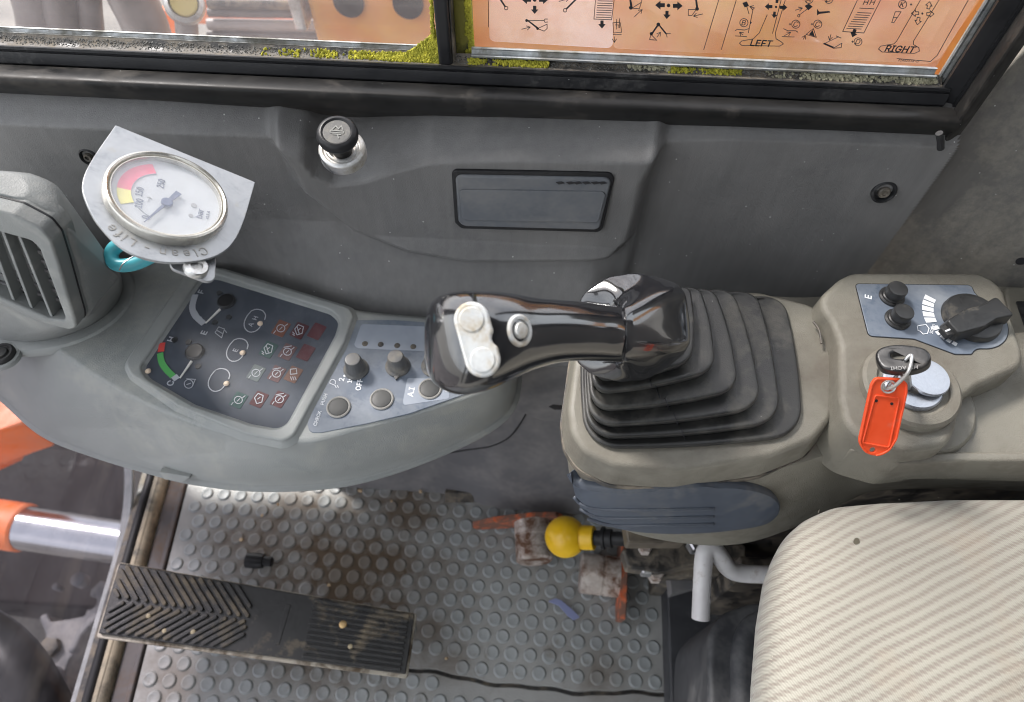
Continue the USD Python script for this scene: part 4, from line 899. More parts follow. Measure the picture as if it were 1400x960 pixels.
for k, (a0_, a1_) in enumerate([(144+9.5*q, 151.5+9.5*q) for q in range(5)]+[(196+8*q, 202+8*q) for q in range(5)]):
    ro = rm[1] if k < 5 else rm[1]-.0006*(k-3); ri = rm[0] if k < 5 else rm[0]+.0012
    th = np.radians([a0_, a1_]); w.append(slab(PD, sg.Polygon([tuple(c0+ro*np.array([math.cos(t), math.sin(t)])) for t in th]+[tuple(c0+ri*np.array([math.cos(t), math.sin(t)])) for t in th[::-1]]), kw, kw+.0002))
w.append(text(PD, 'E', 1187, 406, (0.06, -1), .0048, kw, bold=True))
w.append(strokes(PD, [[(1254, 446), (1255, 452), (1258, 453), (1262, 457), (1268, 456), (1270, 449), (1266, 444), (1258, 445), (1254, 446)]], .0005, kw))
w.append(text(PD, 'SPEED', 1275, 450, (.35, -1), .0022, kw))
for q, g_ in enumerate(w): T.part('scale_wedge' if q < 10 else 'printed_mark', g_, 'white_print', False, sub=P)
# key barrel
KB = PD.at(1241, 532, 0)
S = T.part('key_collar', rev(KB, [(.0335, -.012), (.0325, .0055), (.0305, .0075), (.024, .0078), (.0235, .0062), (.0215, .005)], 56, cap1=True), 'olive', 40)
S2 = hz(.430)
T.part('collar_step', rev(S2.at(1241, 548, 0), [(.045, -.008), (.0445, .003), (.042, .006), (.035, .0068)], 56), 'olive', 40)
T.part('lock_plate', rev(KB, [(.0195, .005), (.0195, .0075), (.0185, .0085), (.009, .0086)], 40), 'cap', 40, sub=S)
T.part('lock_barrel', rev(KB, [(.0088, .008), (.0088, .012), (.0078, .0125)], 28), 'darkmetal', 40, sub=S)
CP = PD.at(1268, 516, .012)
T.part('dust_cap', rev(CP, [(.0142, -.0012), (.0145, .0002), (.0138, .0012), (.011, .0014)], 40, cap0=True), 'cap', 40, sub=S)
# arm pad on the console's flank, following its curve
house = T.parts[0]['mesh']
pad = cspline([(786, 641), (797, 655), (840, 661), (900, 659), (960, 656), (1010, 657), (1048, 667), (1063, 684), (1056, 702), (1030, 714), (960, 722), (890, 722), (838, 714), (806, 698), (792, 674)], 130)
def lifted(pts, h):
    P, N_ = cast([ray(*p) for p in pts], house); ok = ~np.isnan(P[:, 0])
    for k in np.where(~ok)[0]: j = np.where(ok)[0][np.argmin(abs(np.where(ok)[0]-k))]; P[k], N_[k] = P[j], N_[j]
    N_ = N_*.4+(N_+np.roll(N_, 1, 0)+np.roll(N_, -1, 0))*.2 if len(P) == len(pad) else N_
    return P+N_/np.linalg.norm(N_, axis=1, keepdims=True)*np.reshape(h, (-1, 1))
pn_ = ring_normals(pad)*(1 if sg.Polygon(pad).exterior.is_ccw else -1)
prs = [lifted(pad-pn_*d_, h_) for d_, h_ in ((0, -.002), (0, .0025), (1.2, .0045), (3.2, .006))]
from scipy.spatial import Delaunay
inn = pad-pn_*3.2; ip = sg.Polygon(inn).buffer(-3); gx, gy = np.meshgrid(np.arange(784, 1068, 7), np.arange(640, 726, 6)); gp_ = np.column_stack([gx.ravel(), gy.ravel()]); gp_ = gp_[shapely.contains_xy(ip, gp_[:, 0], gp_[:, 1])]
allp = np.vstack([inn, gp_]); dl_ = Delaunay(allp).simplices; cc_ = allp[dl_].mean(1); dl_ = dl_[shapely.contains_xy(sg.Polygon(inn), cc_[:, 0], cc_[:, 1])]
vs_ = np.vstack(prs+[lifted(gp_, .0066)]); v_, f_ = loft(prs, False, False); dl_ = np.where(dl_ < 130, dl_+390, dl_+390)
A = T.part('arm_pad', orient_up((vs_, np.vstack([f_, orient_up((vs_, dl_))[1]]))), 'pad', 50)
T.parts[A]['mesh'] = compact(orient_up((vs_, np.vstack([orient_up((vs_, f_))[1], orient_up((vs_, dl_))[1]]))))
for k, (ya, yb) in enumerate(((684, 685), (696, 696), (706, 706))):
    pts_ = ospline([(793+8*k, ya-13+4*k), (803+8*k, ya-4), (826+8*k, ya+1), (900, yb), (972, yb-1)], 30)
    T.part('pad_ridge', tube(lifted(pts_, .0068), .0017, 8), 'pad', True, sub=A)
T.done()

# ------------------------------------------------------------------ control lever
T = Thing('joystick', 'glossy black joystick with silver thumb rocker leaning out of a ribbed boot', 'joystick')
FO = [[(812, 520), (948, 495), (945, 388), (812, 420)], [(809, 538), (981, 507), (958, 388), (810, 420)], [(806, 562), (1014, 534), (978, 390), (808, 420)], [(803, 584), (1046, 558), (1003, 391), (806, 420)], [(800, 600), (1072, 578), (1036, 394), (803, 420)], [(797, 614), (1102, 596), (1074, 402), (798, 420)]]
FD = [.383, .3905, .398, .4055, .413, .4205]
FR_ = [.013, .015, .018, .021, .023, .026]
def foldring(k, dz=0.): return zoff(rquad([drop(*p, FD[k]) for p in FO[k]], [FR_[k]*s_ for s_ in (1.1, 1.0, .8, .8)], bow=.0015), dz)
def ins(r, d_):
    c_ = r.mean(0); n_ = ring_normals(r[:, :2]); n_ = n_ if sg.Polygon(r[:, :2]).exterior.is_ccw else -n_; q = r.copy(); q[:, :2] -= n_*d_; return q
rings = []
for k in range(5, -1, -1):
    z_ = FD[k]; nxt = .0055 if k == 5 else .0098
    for d_, dz in ((.0022, -nxt), (.0012, -nxt*.8), (.0004, -.0042), (-.0004, -.0024), (-.0002, -.0010), (.0006, -.0002), (.0016, 0.), (.0030, -.0002)): rings.append(ins(foldring(k, dz), d_))
boot = loft(rings, False, True)
T.part('boot', boot, 'boot', 40)
bm_ = outward(boot)
for x, y in ((887, 519), (899, 536), (912, 553), (924, 573), (934, 594)):
    T.part('fold_crack', tube(cast([ray(x-3+q*1.1, y-9+q*3) for q in range(7)], bm_)[0], .0006, 6), 'black_print', True)
# moulding seam across the folds
# hood: faceted shroud over the lever's root
HD = [(783, 476), (785, 432), (797, 402), (830, 379), (868, 373), (902, 379), (928, 389), (937, 402), (943, 440), (944, 468), (936, 483), (910, 505), (884, 519), (846, 523), (808, 512), (790, 496)]
HZ_ = [.422, .418, .414, .413, .413, .414, .415, .417, .421, .418, .416, .415, .415, .416, .419, .423]
_hp = np.array([atd(*p, D_+.01) for p, D_ in zip(HD, HZ_)]); _n = np.vstack([np.linspace(_hp[k], _hp[(k+1) % len(_hp)], 9, endpoint=False) for k in range(len(_hp))]); hr = (_n+np.roll(_n, 1, 0)+np.roll(_n, -1, 0)+np.roll(_n, 2, 0)+np.roll(_n, -2, 0))/5; cen_ = hr.mean(0)
ths = np.arange(144)*2*math.pi/144
gc_ = atd(850, 457, .398); sq_ = lambda a, p: np.sign(a)*np.abs(a)**p
NK = gc_+(CU*(39.5*.398/FPX))*sq_(np.sin(ths), .8)[:, None]-FW*(np.where(np.cos(ths) > 0, .0178, .0225)*sq_(np.cos(ths), .8))[:, None]
j_ = [np.argmin(abs(np.arctan2((hr-cen_)@CU, (hr-cen_)@CR)-a)) for a in (0, math.pi/2)]
hr = np.roll(hr, -j_[0], 0)
if (hr[36]-cen_)@CU < 0: hr = np.roll(hr[::-1], 1, 0)
rings = [hr+(cen_-hr)*.05+FW*.007, hr+FW*.0045, hr+FW*.0015, hr-FW*.0002]
for t in (.03, .1, .22, .36, .5, .64, .78, .9, 1.0):
    q = hr*(1-t)+NK*t; out = .0022*math.sin(math.pi*t**.6)*(.5+.5*np.clip(np.cos(ths), 0, 1))
    rings.append(q-FW*out[:, None])
rings.append(gc_+(NK-gc_)*.9)
T.part('boot_neck', loft([ins(foldring(0), .004), cspline((hr+(cen_-hr)*.12+FW*.004)[::8], 160)], False, True), 'boot')
T.part('hood', loft(rings, True, True), 'gloss', 50)
# grip: spine with oval sections, flat topped at the head
ST = [(580.6, 466, .3555, 10, .003), (582.5, 466, .3535, 32, .007), (588, 466.5, .3505, 49, .0115), (598, 467, .3470, 60, .0160), (614, 468.5, .3435, 67.5, .0205), (634, 469, .341, 70.5, .0240), (656, 467.5, .340, 69, .0252), (680, 464, .3415, 64.5, .0248), (706, 459.5, .346, 57, .0228), (734, 456, .3535, 48.5, .0198), (764, 453, .363, 43, .0182), (794, 453, .374, 40.5, .0175), (822, 455, .386, 39, .0175), (850, 457, .398, 38, .017), (872, 458, .411, 36, .0155)]
ST = np.array(ST); ST = ospline(ST, 110); n = 72; th = np.arange(n)*2*math.pi/n; rings = []
for x, y, D_, hp_, dp in ST:
    c = atd(x, y, D_); hh = hp_*D_/FPX
    k = float(np.clip((745-x)/110, 0, 1)); ex = 1-.22*k
    cx, cy = np.cos(th), np.sin(th)
    top_ = np.sign(cy)*np.abs(cy)**np.where(cy > 0, ex, 1.)
    rings.append(c + (CU*hh)*(np.sign(cx)*np.abs(cx)**(1-.12*k))[:, None] - FW*(dp*np.where(cy < 0, 1.3, 1.0)*top_)[:, None])
G = T.part('grip', loft(rings, True, True), 'gloss', 60)
gm = outward(loft(rings, True, True))
def ongrip(px, py): return cast([ray(px, py)], gm)[0][0]
T.part('mould_seam', tube(cast([ray(647-q*.25, 402+q*3.2) for q in range(8)], gm)[0], .00025, 6), 'black_print', True)
# face of the head: flat thumb plate with rocker and button
gp0, gp1, gp2 = ongrip(646, 438), ongrip(660, 490), ongrip(632, 470)
gt_ = plane3(gp0, gp1, ongrip(672, 462)); GT = Fr(ongrip(653, 465)-gt_.n*.0006, gt_.n*.5-unit(ray(653, 465))*.5)
M['rocker'] = mat('worn_silver_rocker', (.55, .56, .56), (.68, .69, .68), .3, 70, 800, .1, .0003, metal=.3, dust=(.36, .29, .19), dscale=45., dlim=(.64, .85))
ga, gb = GT.uv(645, 437), GT.uv(660, 492)
pil_ = sg.LineString([ga, gb]).buffer(.0082, quad_segs=12)
pinch = sg.Point((ga+gb)/2+np.array([.0108, .0015])).buffer(.0042)
rk = T.part('rocker_switch', slab(GT, pil_.difference(pinch).buffer(-.0025).buffer(.0025), -.008, .0016, .0014, 4), 'rocker', 45)
for c in (ga, gb): T.part('rocker_pad', slab(Fr(GT.pt(*c, .0015), GT.n), disc(.0058, 12), -.001, .0006, .0005, 3), 'rocker', 45, sub=rk)
bt_ = plane3(ongrip(700, 452), ongrip(722, 452), ongrip(711, 440)); B2 = Fr(ongrip(711, 452)-bt_.n*.0006, bt_.n)
b1 = T.part('button_ring', rev(B2, [(.0078, -.008), (.0078, .0008), (.0070, .0014), (.0056, .0012), (.0050, -.0008), (.005, -.003)], 36), 'rocker', 45)
T.part('button', rev(B2, [(.0040, -.004), (.0040, .0016), (.0036, .0022), (.002, .0024)], 28), 'rocker', 45, sub=b1)
T.done()

# ------------------------------------------------------------------ key, ring and tag
K_ = PD.at(1235, 494, .022)
T = Thing('ignition_key', 'black headed ignition key standing in the lock', 'key')
kf = viewfr(1235, 493, .415, 32, 0, -1, (1, 0, 0))
bow = sg.Polygon(cspline(kf.uvs([(1197, 490), (1203, 479), (1222, 474), (1245, 475), (1265, 480), (1273, 491), (1268, 502), (1250, 509), (1228, 510), (1206, 506)]), 60))
hole_ = sg.Polygon(cspline(kf.uvs([(1215, 489), (1226, 484), (1244, 484), (1256, 488), (1246, 492), (1226, 493)]), 30))
T.part('head', slab(kf, bow.difference(hole_), -.003, .003, .0018, 4, True), 'keyhead', 50)
T.part('head_lettering', text(kf, 'HITACHI', 1236, 503, (-1, .05), .0024, .0031), plain('faded_print', (.3, .29, .28), .5), False)
bl0 = kf.hit(1237, 506, 0); bl1 = PD.hit(1241, 531, .004)
T.part('blade', orient_up(tube([bl0, (bl0+bl1)/2, bl1], .003, 8)), 'alum')
T.done()
T = Thing('key_tag', 'orange red plastic key tag hanging on a wire ring over the console edge', 'key tag')
tfr = plane3(atd(1222, 525, .416), atd(1195, 612, .428), atd(1238, 560, .419))
tg = tfr.uvs([(1196, 516), (1230, 517), (1240, 523), (1240, 536), (1226, 600), (1216, 616), (1198, 625), (1182, 619), (1173, 605), (1190, 526)])
tp = rpoly(tg, .0035, q=8); tp = tp.buffer(-.009).buffer(.009, quad_segs=16).union(rpoly(tfr.uvs([(1196, 516), (1230, 517), (1240, 523), (1240, 536), (1234, 565), (1182, 565), (1190, 526)]), .0035, q=8)).buffer(.001).buffer(-.001)
eye_ = sg.Point(*tfr.uv(1214, 528)).buffer(.0031); end_ = sg.Point(*tfr.uv(1193, 615)).buffer(.0017)
T.part('plate', slab(tfr, tp.difference(eye_).difference(end_), -.0012, .0006, .0006, 2, True), 'tag', 40)
win = rpoly(tfr.uvs([(1197, 541), (1228, 545), (1212, 608), (1198, 606), (1192, 600), (1178, 604)]), .001)
win = rpoly(tfr.uvs([(1197, 541), (1228, 545), (1214, 610), (1180, 604)]), .001)
T.part('window_rim', slab(tfr, win.buffer(.0009).difference(win), .0004, .0013, .0003), 'tag', 40)
outerrim = tp.difference(tp.buffer(-.0012)).difference(end_.buffer(.002))
T.part('edge_rim', slab(tfr, outerrim, .0004, .0014, .0004), 'tag', 40)
T.part('eyelet', rev(tfr.at(1214, 528), [(.0032, -.0014), (.0034, .0012), (.0042, .0016), (.0045, .0008)], 24, cap1=False), 'alum')
for x, y in ((1198, 548), (1219, 552)): T.part('pin_hole', slab(tfr.at(x, y, .0006), disc(.0009, 5), 0, .0003), 'black_print', False)
rp = [kf.hit(1238, 492, .004), kf.hit(1246, 486, .006), kf.hit(1243, 506, .006), tfr.hit(1232, 520, .006), tfr.hit(1220, 530, .003), tfr.hit(1214, 529, -.0005), tfr.hit(1224, 516, -.002), kf.hit(1236, 500, -.003)]
T.part('ring', (lambda P: tube(np.vstack([P, P[:1]]), .0011, 8, None, False))(cspline(rp, 60)), 'alum', True)
T.done()

# ------------------------------------------------------------------ lighter and ashtray in the wall
T = Thing('cigarette_lighter', 'black topped cigarette lighter in a chrome socket on the side wall', 'cigarette lighter')
LF = viewfr(468, 205, .462, 36, -.30, -.95, (1, 0, 0))
T.part('socket', rev(LF, [(.0158, -.006), (.0158, .0012), (.0150, .0024), (.0132, .003), (.0122, .0018), (.0112, .0018), (.0106, .0032), (.0094, .0032), (.0092, -.001)], 48), 'alum', 45)
T.part('shaft', rev(LF, [(.0066, -.002), (.0066, .010), (.008, .0115), (.0118, .0128)], 36), 'knob', 45)
kb = T.part('knob', rev(LF, [(.0118, .0124), (.0132, .0143), (.0136, .0166), (.0131, .0190), (.0118, .0205), (.0102, .0208), (.0092, .0201), (.0088, .0196)], 48), 'black', 45)
M['disc_worn'] = mat('worn_lighter_disc', (.06, .06, .058), (.11, .108, .1), .5, 160, 900, .2, .0003, dust=(.2, .19, .17), dscale=200., dlim=(.64, .9))
T.part('emblem_disc', rev(LF, [(.0089, .0186), (.0089, .0198), (.0082, .0199)], 40), 'disc_worn', 40, sub=kb)
LK = Fr(LF.pt(0, 0, .0199), LF.n, LF.x)
em = [[(-.004, .0005), (.0045, .0005), (.0045, -.001), (-.004, -.001), (-.004, .0005)], [(-.003, .0012), (-.001, .0042), (.001, .002), (.0025, .0045), (.004, .0018)], [(.001, -.0022), (.002, -.005)], [(-.002, -.0022), (.003, -.0022)]]
T.part('emblem', slab(LK, shapely.union_all([sg.LineString(l).buffer(.00035) for l in em]), 0, .0004), plain('emblem_pale', (.2, .2, .185), .5), False, sub=kb)
T.done()
T = Thing('ashtray', 'grey lidded ashtray with black rim set into the side wall', 'ashtray')
AF = Fr(aty(727, 273, WALL_Y-.0145), unit([0, -1, .02]), (1, 0, 0))
ro = rpoly(AF.uvs([(615, 230), (838, 234), (842, 244), (826, 312), (820, 318), (630, 313), (620, 304)]), .006)
ri = rpoly(AF.uvs([(622, 236), (834, 240), (836, 248), (821, 308), (815, 312), (634, 307), (626, 300)]), .006)
T.part('rim', slab(AF, ro.buffer(-.0012).difference(ri.buffer(-.0015)), -.004, .0012, .0008, 3), 'black', 40)
M['lid'] = mat('blue_grey_lid', (.075, .083, .095), (.1, .108, .12), .42, 20, 900, .1, .0003, dust=(.17, .17, .17), dlim=(.6, .95))
T.part('lid', slab(AF, ri.buffer(-.0004), -.004, .0030, .0018, 3), 'lid', 40)
il = [(629, 303), (626, 257), (832, 259), (820, 303)]
T.part('lid_panel', slab(AF, rpoly(AF.uvs([(632, 301), (628, 259), (829, 262), (818, 304)], .0036), .004), .003, .0042, .0007, 2), 'lid', 40)
T.part('chipped_edge', slab(AF, sg.MultiPolygon([sg.Polygon(AF.uvs([(760+q, 244.5), (768+q, 243.8), (772+q, 246), (764+q, 247.6)])) for q in (0, 14, 24, 36, 48, 58)]), .0034, .0037), 'black_print', False)
T.done()
# ================================================================== lower kick panel below the side wall
T = Thing('kick_panel', 'moulded grey lower wall panel between the front console and the right console', 'wall panel', kind='structure')
KP = [(.40, .40, .0), (.384, .375, .0), (.368, .355, .0), (.354, .32, .0), (.345, .25, .0), (.336, .16, .0), (.322, .08, .0), (.312, .03, .0), (.306, .0045, .0), (.312, .0025, .0)]
xa, xb = aty(430, 600, .34)[0], aty(1300, 600, .34)[0]
xs = np.linspace(xa, xb, 120); prof = ospline(np.array([(y, z) for y, z, _ in KP]), 60); V = []
for x in xs:
    bulge = .018*sm(np.array([x]), aty(700, 620, .33)[0], aty(600, 620, .33)[0]-.02)[0]
    V.append(np.column_stack([np.full(60, x), prof[:, 0]+bulge*sm(prof[:, 1], .5, .2)-.010*sm(prof[:, 1], .42, .36)*sm(np.array([x]), aty(690, 560, .33)[0], aty(690, 560, .33)[0]+.004)[0]*0, prof[:, 1]]))
T.part('panel', sheet(loft(V, False, False, closed=False)), 'kick', True)
U = Fr(aty(745, 540, .339), unit([0, -1, .06]), (1, 0, 0))
T.part('cover_plate', slab(U, rpoly(U.uvs([(682, 480), (682, 540), (698, 556), (740, 572), (830, 580), (830, 480)]), .008), -.01, .003, .002, 3), 'kick')
T.part('slot', slab(U, rpoly(U.uvs([(750, 556), (756, 553), (774, 555), (772, 560), (758, 560)], .003), .0008), .0028, .0033), 'black_print', False)
def onk(px, py, lift=.002):
    lo, hi = .28, .39
    for _ in range(40):
        m_ = (lo+hi)/2; p = aty(px, py, m_); yk = np.interp(p[2], prof[::-1, 1][2:], prof[::-1, 0][2:])+.018*sm(np.array([p[0]]), aty(700, 620, .33)[0], aty(600, 620, .33)[0]-.02)[0]*sm(np.array([p[2]]), .5, .2)[0]
        if m_ > yk-lift: hi = m_
        else: lo = m_
    return aty(px, py, lo)
T.part('seam_bead', tube([onk(*p, .0004) for p in ((722, 560), (712, 578), (696, 598), (672, 610), (640, 615), (610, 620))], .0009, 8, 30), 'black', True)
for pts in ([(552, 630), (572, 618), (598, 612), (590, 622), (566, 632)], [(532, 641), (546, 634), (556, 640), (540, 646)]):
    o = onk(pts[0][0]+20, pts[0][1]-6, .004); fr = Fr(o, unit([0, -1, .25])); T.part('finger_opening', slab(fr, rpoly(fr.uvs(pts), .001), -.004, .0005, .0003), 'black_print', False)
T.part('foot_clip', pslab(Fr(drop(628, 680, H-.012), unit([0, -1, .5])), [(608, 674), (646, 674), (648, 688), (608, 688)], -.006, .003, .002, .001), 'darkmetal')
T.done()

# ------------------------------------------------------------------ travel pedal
T = Thing('travel_pedal', 'worn long black rubber foot pedal with chevron ribs and bare metal edges', 'pedal')
PE = plane3(drop(166, 770, .79), drop(568, 838, .80), drop(556, 922, .80))
quad = [(163, 768), (569, 838), (556, 924), (133, 868)]
up_ = rpoly(PE.uvs(quad), .002)
M['edge_steel'] = mat('worn_pale_steel_edge', (.3, .27, .22), (.5, .46, .38), .5, 60, 600, .2, .0005, metal=.3, dust=(.12, .09, .06), dscale=30., dlim=(.6, .8))
T.part('steel_plate', slab(PE, shapely.affinity.translate(up_.buffer(.0012), -.0006, -.0012), -.006, -.0025, .0008), 'edge_steel')
M['pedal'] = mat('dusty_pedal_rubber', (.01, .01, .01), (.018, .018, .018), .35, 40, 900, .4, .0006, dust=(.24, .195, .13), dscale=22., dlim=(.72, .96), dfine=150., rvar=.1)
T.part('pad', slab(PE, up_.buffer(-.0015), -.0024, .002, .0012), 'pedal')
def ribs(list_, wd, h):
    g = []
    for a, b in list_: g.append(slab(PE, sg.LineString([PE.uv(*a), PE.uv(*b)]).buffer(wd/2, quad_segs=2), .0015, h, .0006, 2))
    return g
TLq, TRq, BRq, BLq = [np.array(q, float) for q in quad]
def pq(u, v): return tuple((TLq*(1-u)+TRq*u)*(1-v)+(BLq*(1-u)+BRq*u)*v)
clip = up_.buffer(-.004)
chev = []
for k in range(16):
    u = .0+k*.0305
    for (a, b) in ((pq(u-.055, .06), pq(u+.035, .46)), (pq(u-.055, .93), pq(u+.055, .54))):
        l = sg.LineString([PE.uv(*a), PE.uv(*b)]).intersection(sg.Polygon(PE.uvs([pq(.02, .05), pq(.46, .07), pq(.46, .95), pq(.02, .95)])))
        if not l.is_empty and l.length > .004: chev.append(slab(PE, l.buffer(.0021, quad_segs=2), .0015, .0052, .0006, 2))
M['pedal_rib'] = mat('dust_rubbed_ribs', (.014, .014, .014), (.03, .029, .027), .4, 40, 900, .4, .0006, dust=(.24, .195, .13), dscale=17., dlim=(.62, .9), dfine=150.)
for c in chev: T.part('chevron_rib', c, 'pedal_rib', 40)
for k in range(11):
    v = .08+k*.084
    for c in ribs([(pq(.665, v), pq(.975, v))], .0034, .0048): T.part('straight_rib', c, 'pedal', 40)
T.part('raised_mark', slab(PE, rpoly(PE.uvs([pq(.575, .2), pq(.59, .2), pq(.58, .8), pq(.565, .8)]), .0008), .0018, .0026, .0004), 'pedal', 40)
T.part('screw_head', rev(PE.at(469, 854, .004), [(.0042, -.002), (.0042, .0012), (.003, .002), (.0015, .0021)], 14), plain('brass_screw', (.55, .38, .18), .4, .7))
for x, y in ((203, 842), (225, 863), (264, 864), (479, 884)): T.part('rivet', rev(PE.at(x, y, .004), [(.0026, -.002), (.0026, .001), (.0015, .0016)], 12), plain('rivet_%d' % x, (.42, .35, .22), .5))
T.part('pivot_stem', tube([PE.pt(*PE.uv(370, 860), -.006), np.array([PE.hit(370, 860)[0], PE.hit(370, 860)[1]+.01, .006])], .012, 14), 'darkmetal')
T.done()

# ------------------------------------------------------------------ small things on the mat
T = Thing('rubber_cap', 'small black rubber cap lying on the mat above the pedal', 'rubber cap')
a, b = drop(338, 766, H-.020), drop(372, 768, H-.020); d = unit(b-a)
T.part('body', rev(Fr(a, d), [(.0085, -.001), (.0095, .0), (.0098, .012), (.0088, .020), (.0085, .021), (.0066, .0215), (.006, .031), (.0045, .0325)], 24, True), 'black', 40)
T.done()
single('plastic_scrap', pslab(hz(H-.013), [(748, 822), (760, 818), (768, 821), (782, 833), (793, 844), (784, 848), (776, 842), (764, 828)], 0, .001, .001, .0003), plain('blue_scrap', (.22, .25, .42), .4), 'small torn blue plastic scrap lying on the mat', 'scrap')
crumb = tufts([drop(x, y, H-.013) for x, y in ((492, 671), (535, 685), (380, 690), (358, 705), (450, 800), (575, 672), (905, 700), (330, 738), (508, 885), (610, 900))], .0016, .0034, 9, .7)
single('crumbs', crumb, plain('tan_crumbs', (.45, .33, .2), .8), 'tan crumbs of grit scattered on the grey mat', 'grit', kind='stuff')
# heaped soil worn into the mat
def pin(label, c, axis, r, L, flange_poly_pts, fl_th, tilt=None):
    T = Thing('flanged_pin', label, 'steel pin'); fr = Fr(c, axis, (0, 0, 1) if abs(axis[2]) < .8 else (1, 0, 0))
    T.part('barrel', rev(fr, [(r*.9, 0), (r, .002), (r, L*.55), (r*.97, L*.56), (r*.97, L*.62), (r, L*.63), (r, L)], 32, True), 'rust', 40)
    T.part('flange', slab(fr, rpoly(flange_poly_pts, .004), L, L+fl_th, .0015, 2, True), 'flange', 40)
    T.done()
r_ = .0245
zp = H-.0075-r_
c2 = drop(793, 783, zp); ax = unit((drop(845, 789, zp)-c2)*np.array([1, 1, 0]))
pin('rusty steel pin with an orange end plate lying on its side, nearer the seat', c2, ax, r_, .048, [(-.022, -.04), (.0, -.05), (.022, -.042), (.0225, .03), (.012, .052), (-.018, .05), (-.0225, .03)], .008)
c1 = drop(731, 768, zp); ax = unit((drop(727, 712, zp)-c1)*np.array([1, 1, 0]))
pin('rusty steel pin with a long orange end plate, lying left of the yellow knob', c1, ax, r_*.95, .050, [(-.018, -.072), (-.004, -.078), (.012, -.05), (.022, .0), (.020, .03), (.006, .042), (-.018, .036)], .007)
# lock lever with yellow ball
T = Thing('lock_lever', 'short black lever with a round yellow knob coming from under the console', 'lever')
lp0, lp1, lp2 = drop(773, 734, .775), drop(806, 732, .765), drop(880, 738, .745)
d = unit(lp2-lp0)
fr = Fr(lp0, -d)
R = .0235
T.part('yellow_knob', rev(Fr(lp0, -d), [(.0125, -.034), (.0135, -.033), (.0138, -.022), (.0132, -.0165)]+[(R*math.cos(t), R*math.sin(t)) for t in np.linspace(-.9, 1.45, 14)], 40, True), 'yellow', 50)
T.part('shaft', rev(Fr(lp0, d), [(.0085, .034), (.0085, .042), (.0125, .043), (.0125, .046), (.0105, .047), (.0105, .054), (.008, .055), (.0075, .12)], 24), 'black', 40)
T.done()

# ------------------------------------------------------------------ things between mat and seat
T = Thing('seat_bracket', 'greasy black steel seat mounting bracket with bolts below the arm pad', 'bracket')
SB = hz(.74)
M['block'] = mat('dusty_brown_steel', (.06, .05, .04), (.16, .135, .1), .55, 40, 500, .3, .0008)
T.part('upper_block', pslab(hz(.66), [(852, 700), (935, 700), (938, 742), (858, 742)], -.02, 0, .003, .002), 'block')
T.part('arm', pslab(SB, [(850, 752), (880, 738), (950, 742), (1020, 744), (1020, 766), (950, 772), (900, 782), (858, 776)], -.02, 0, .003, .003), 'darkmetal')
T.part('lower_arm', pslab(hz(.76), [(900, 770), (1000, 765), (1100, 770), (1100, 800), (1010, 786), (905, 788)], -.02, 0, .003, .003), 'darkmetal')
for x, y, dr, r in ((882, 750, .735, .007), (884, 776, .75, .009), (897, 786, .76, .008), (952, 744, .70, .009)):
    T.part('bolt', rev(hz(dr).at(x, y), [(r, -.01), (r, .004), (r*.8, .006)], 6), 'rust' if r < .0085 else 'alum', 30)
T.part('leg', box(Fr(drop(930, 775, .80), (0, 0, 1)), -.02, .16, -.012, .03, -.12, 0, .003), 'darkmetal')
T.done()
T = Thing('seat_pedestal', 'dark plastic and steel pedestal skirt under the seat beside the mat', 'pedestal')
Sb = hz(.86)
T.part('skirt', slab(Sb, rpoly(Sb.uvs([(911, 786), (1150, 790), (1180, 1120), (922, 1120)]), .004), -.036, 0, .003), 'seatside')
Sc = hz(.66)
T.part('bellows_cover', slab(Sc, rpoly(Sc.uvs([(975, 1200), (970, 900), (972, 862), (990, 836), (1030, 822), (1300, 815), (1300, 1200)]), .03, q=10), -.15, -.006, .006, 4), 'seatside')
T.part('bellows_top', slab(Sc, rpoly(Sc.uvs([(1004, 1200), (1000, 900), (1006, 862), (1022, 840), (1060, 828), (1300, 822), (1300, 1200)]), .03, q=10), -.03, .006, .012, 5), 'seatside')
Sd = hz(.80)
T.part('grey_plate', pslab(Sd, [(915, 785), (960, 788), (960, 800), (918, 812)], -.02, 0, .001, .001), M['kick'])
FRM = Fr((0, 0, 0), (0, 0, 1))
T.part('frame_box', slab(FRM, sg.box(.30, -.25, .9, .175), .0, .355, .006), 'seatside')
T.part('side_skirt', slab(FRM, sg.box(.245, .235, .95, .25), .0, .345, .003), 'darkmetal')
T.part('back_rail', slab(FRM, sg.box(.22, .18, .95, .2), .0, .22, .003), 'darkmetal')
T.done()
T = Thing('slide_handle', 'white painted bent tube handle under the front of the seat', 'handle')
T.part('tube', tube([drop(958, 846, .665), drop(960, 800, .65), drop(962, 765, .64), drop(966, 752, .637), drop(975, 750, .638), drop(985, 762, .645), drop(996, 777, .655), drop(1014, 784, .66), drop(1060, 786, .66), drop(1200, 790, .66)], .0084, 18, 80), 'white_paint', 60)
T.done()

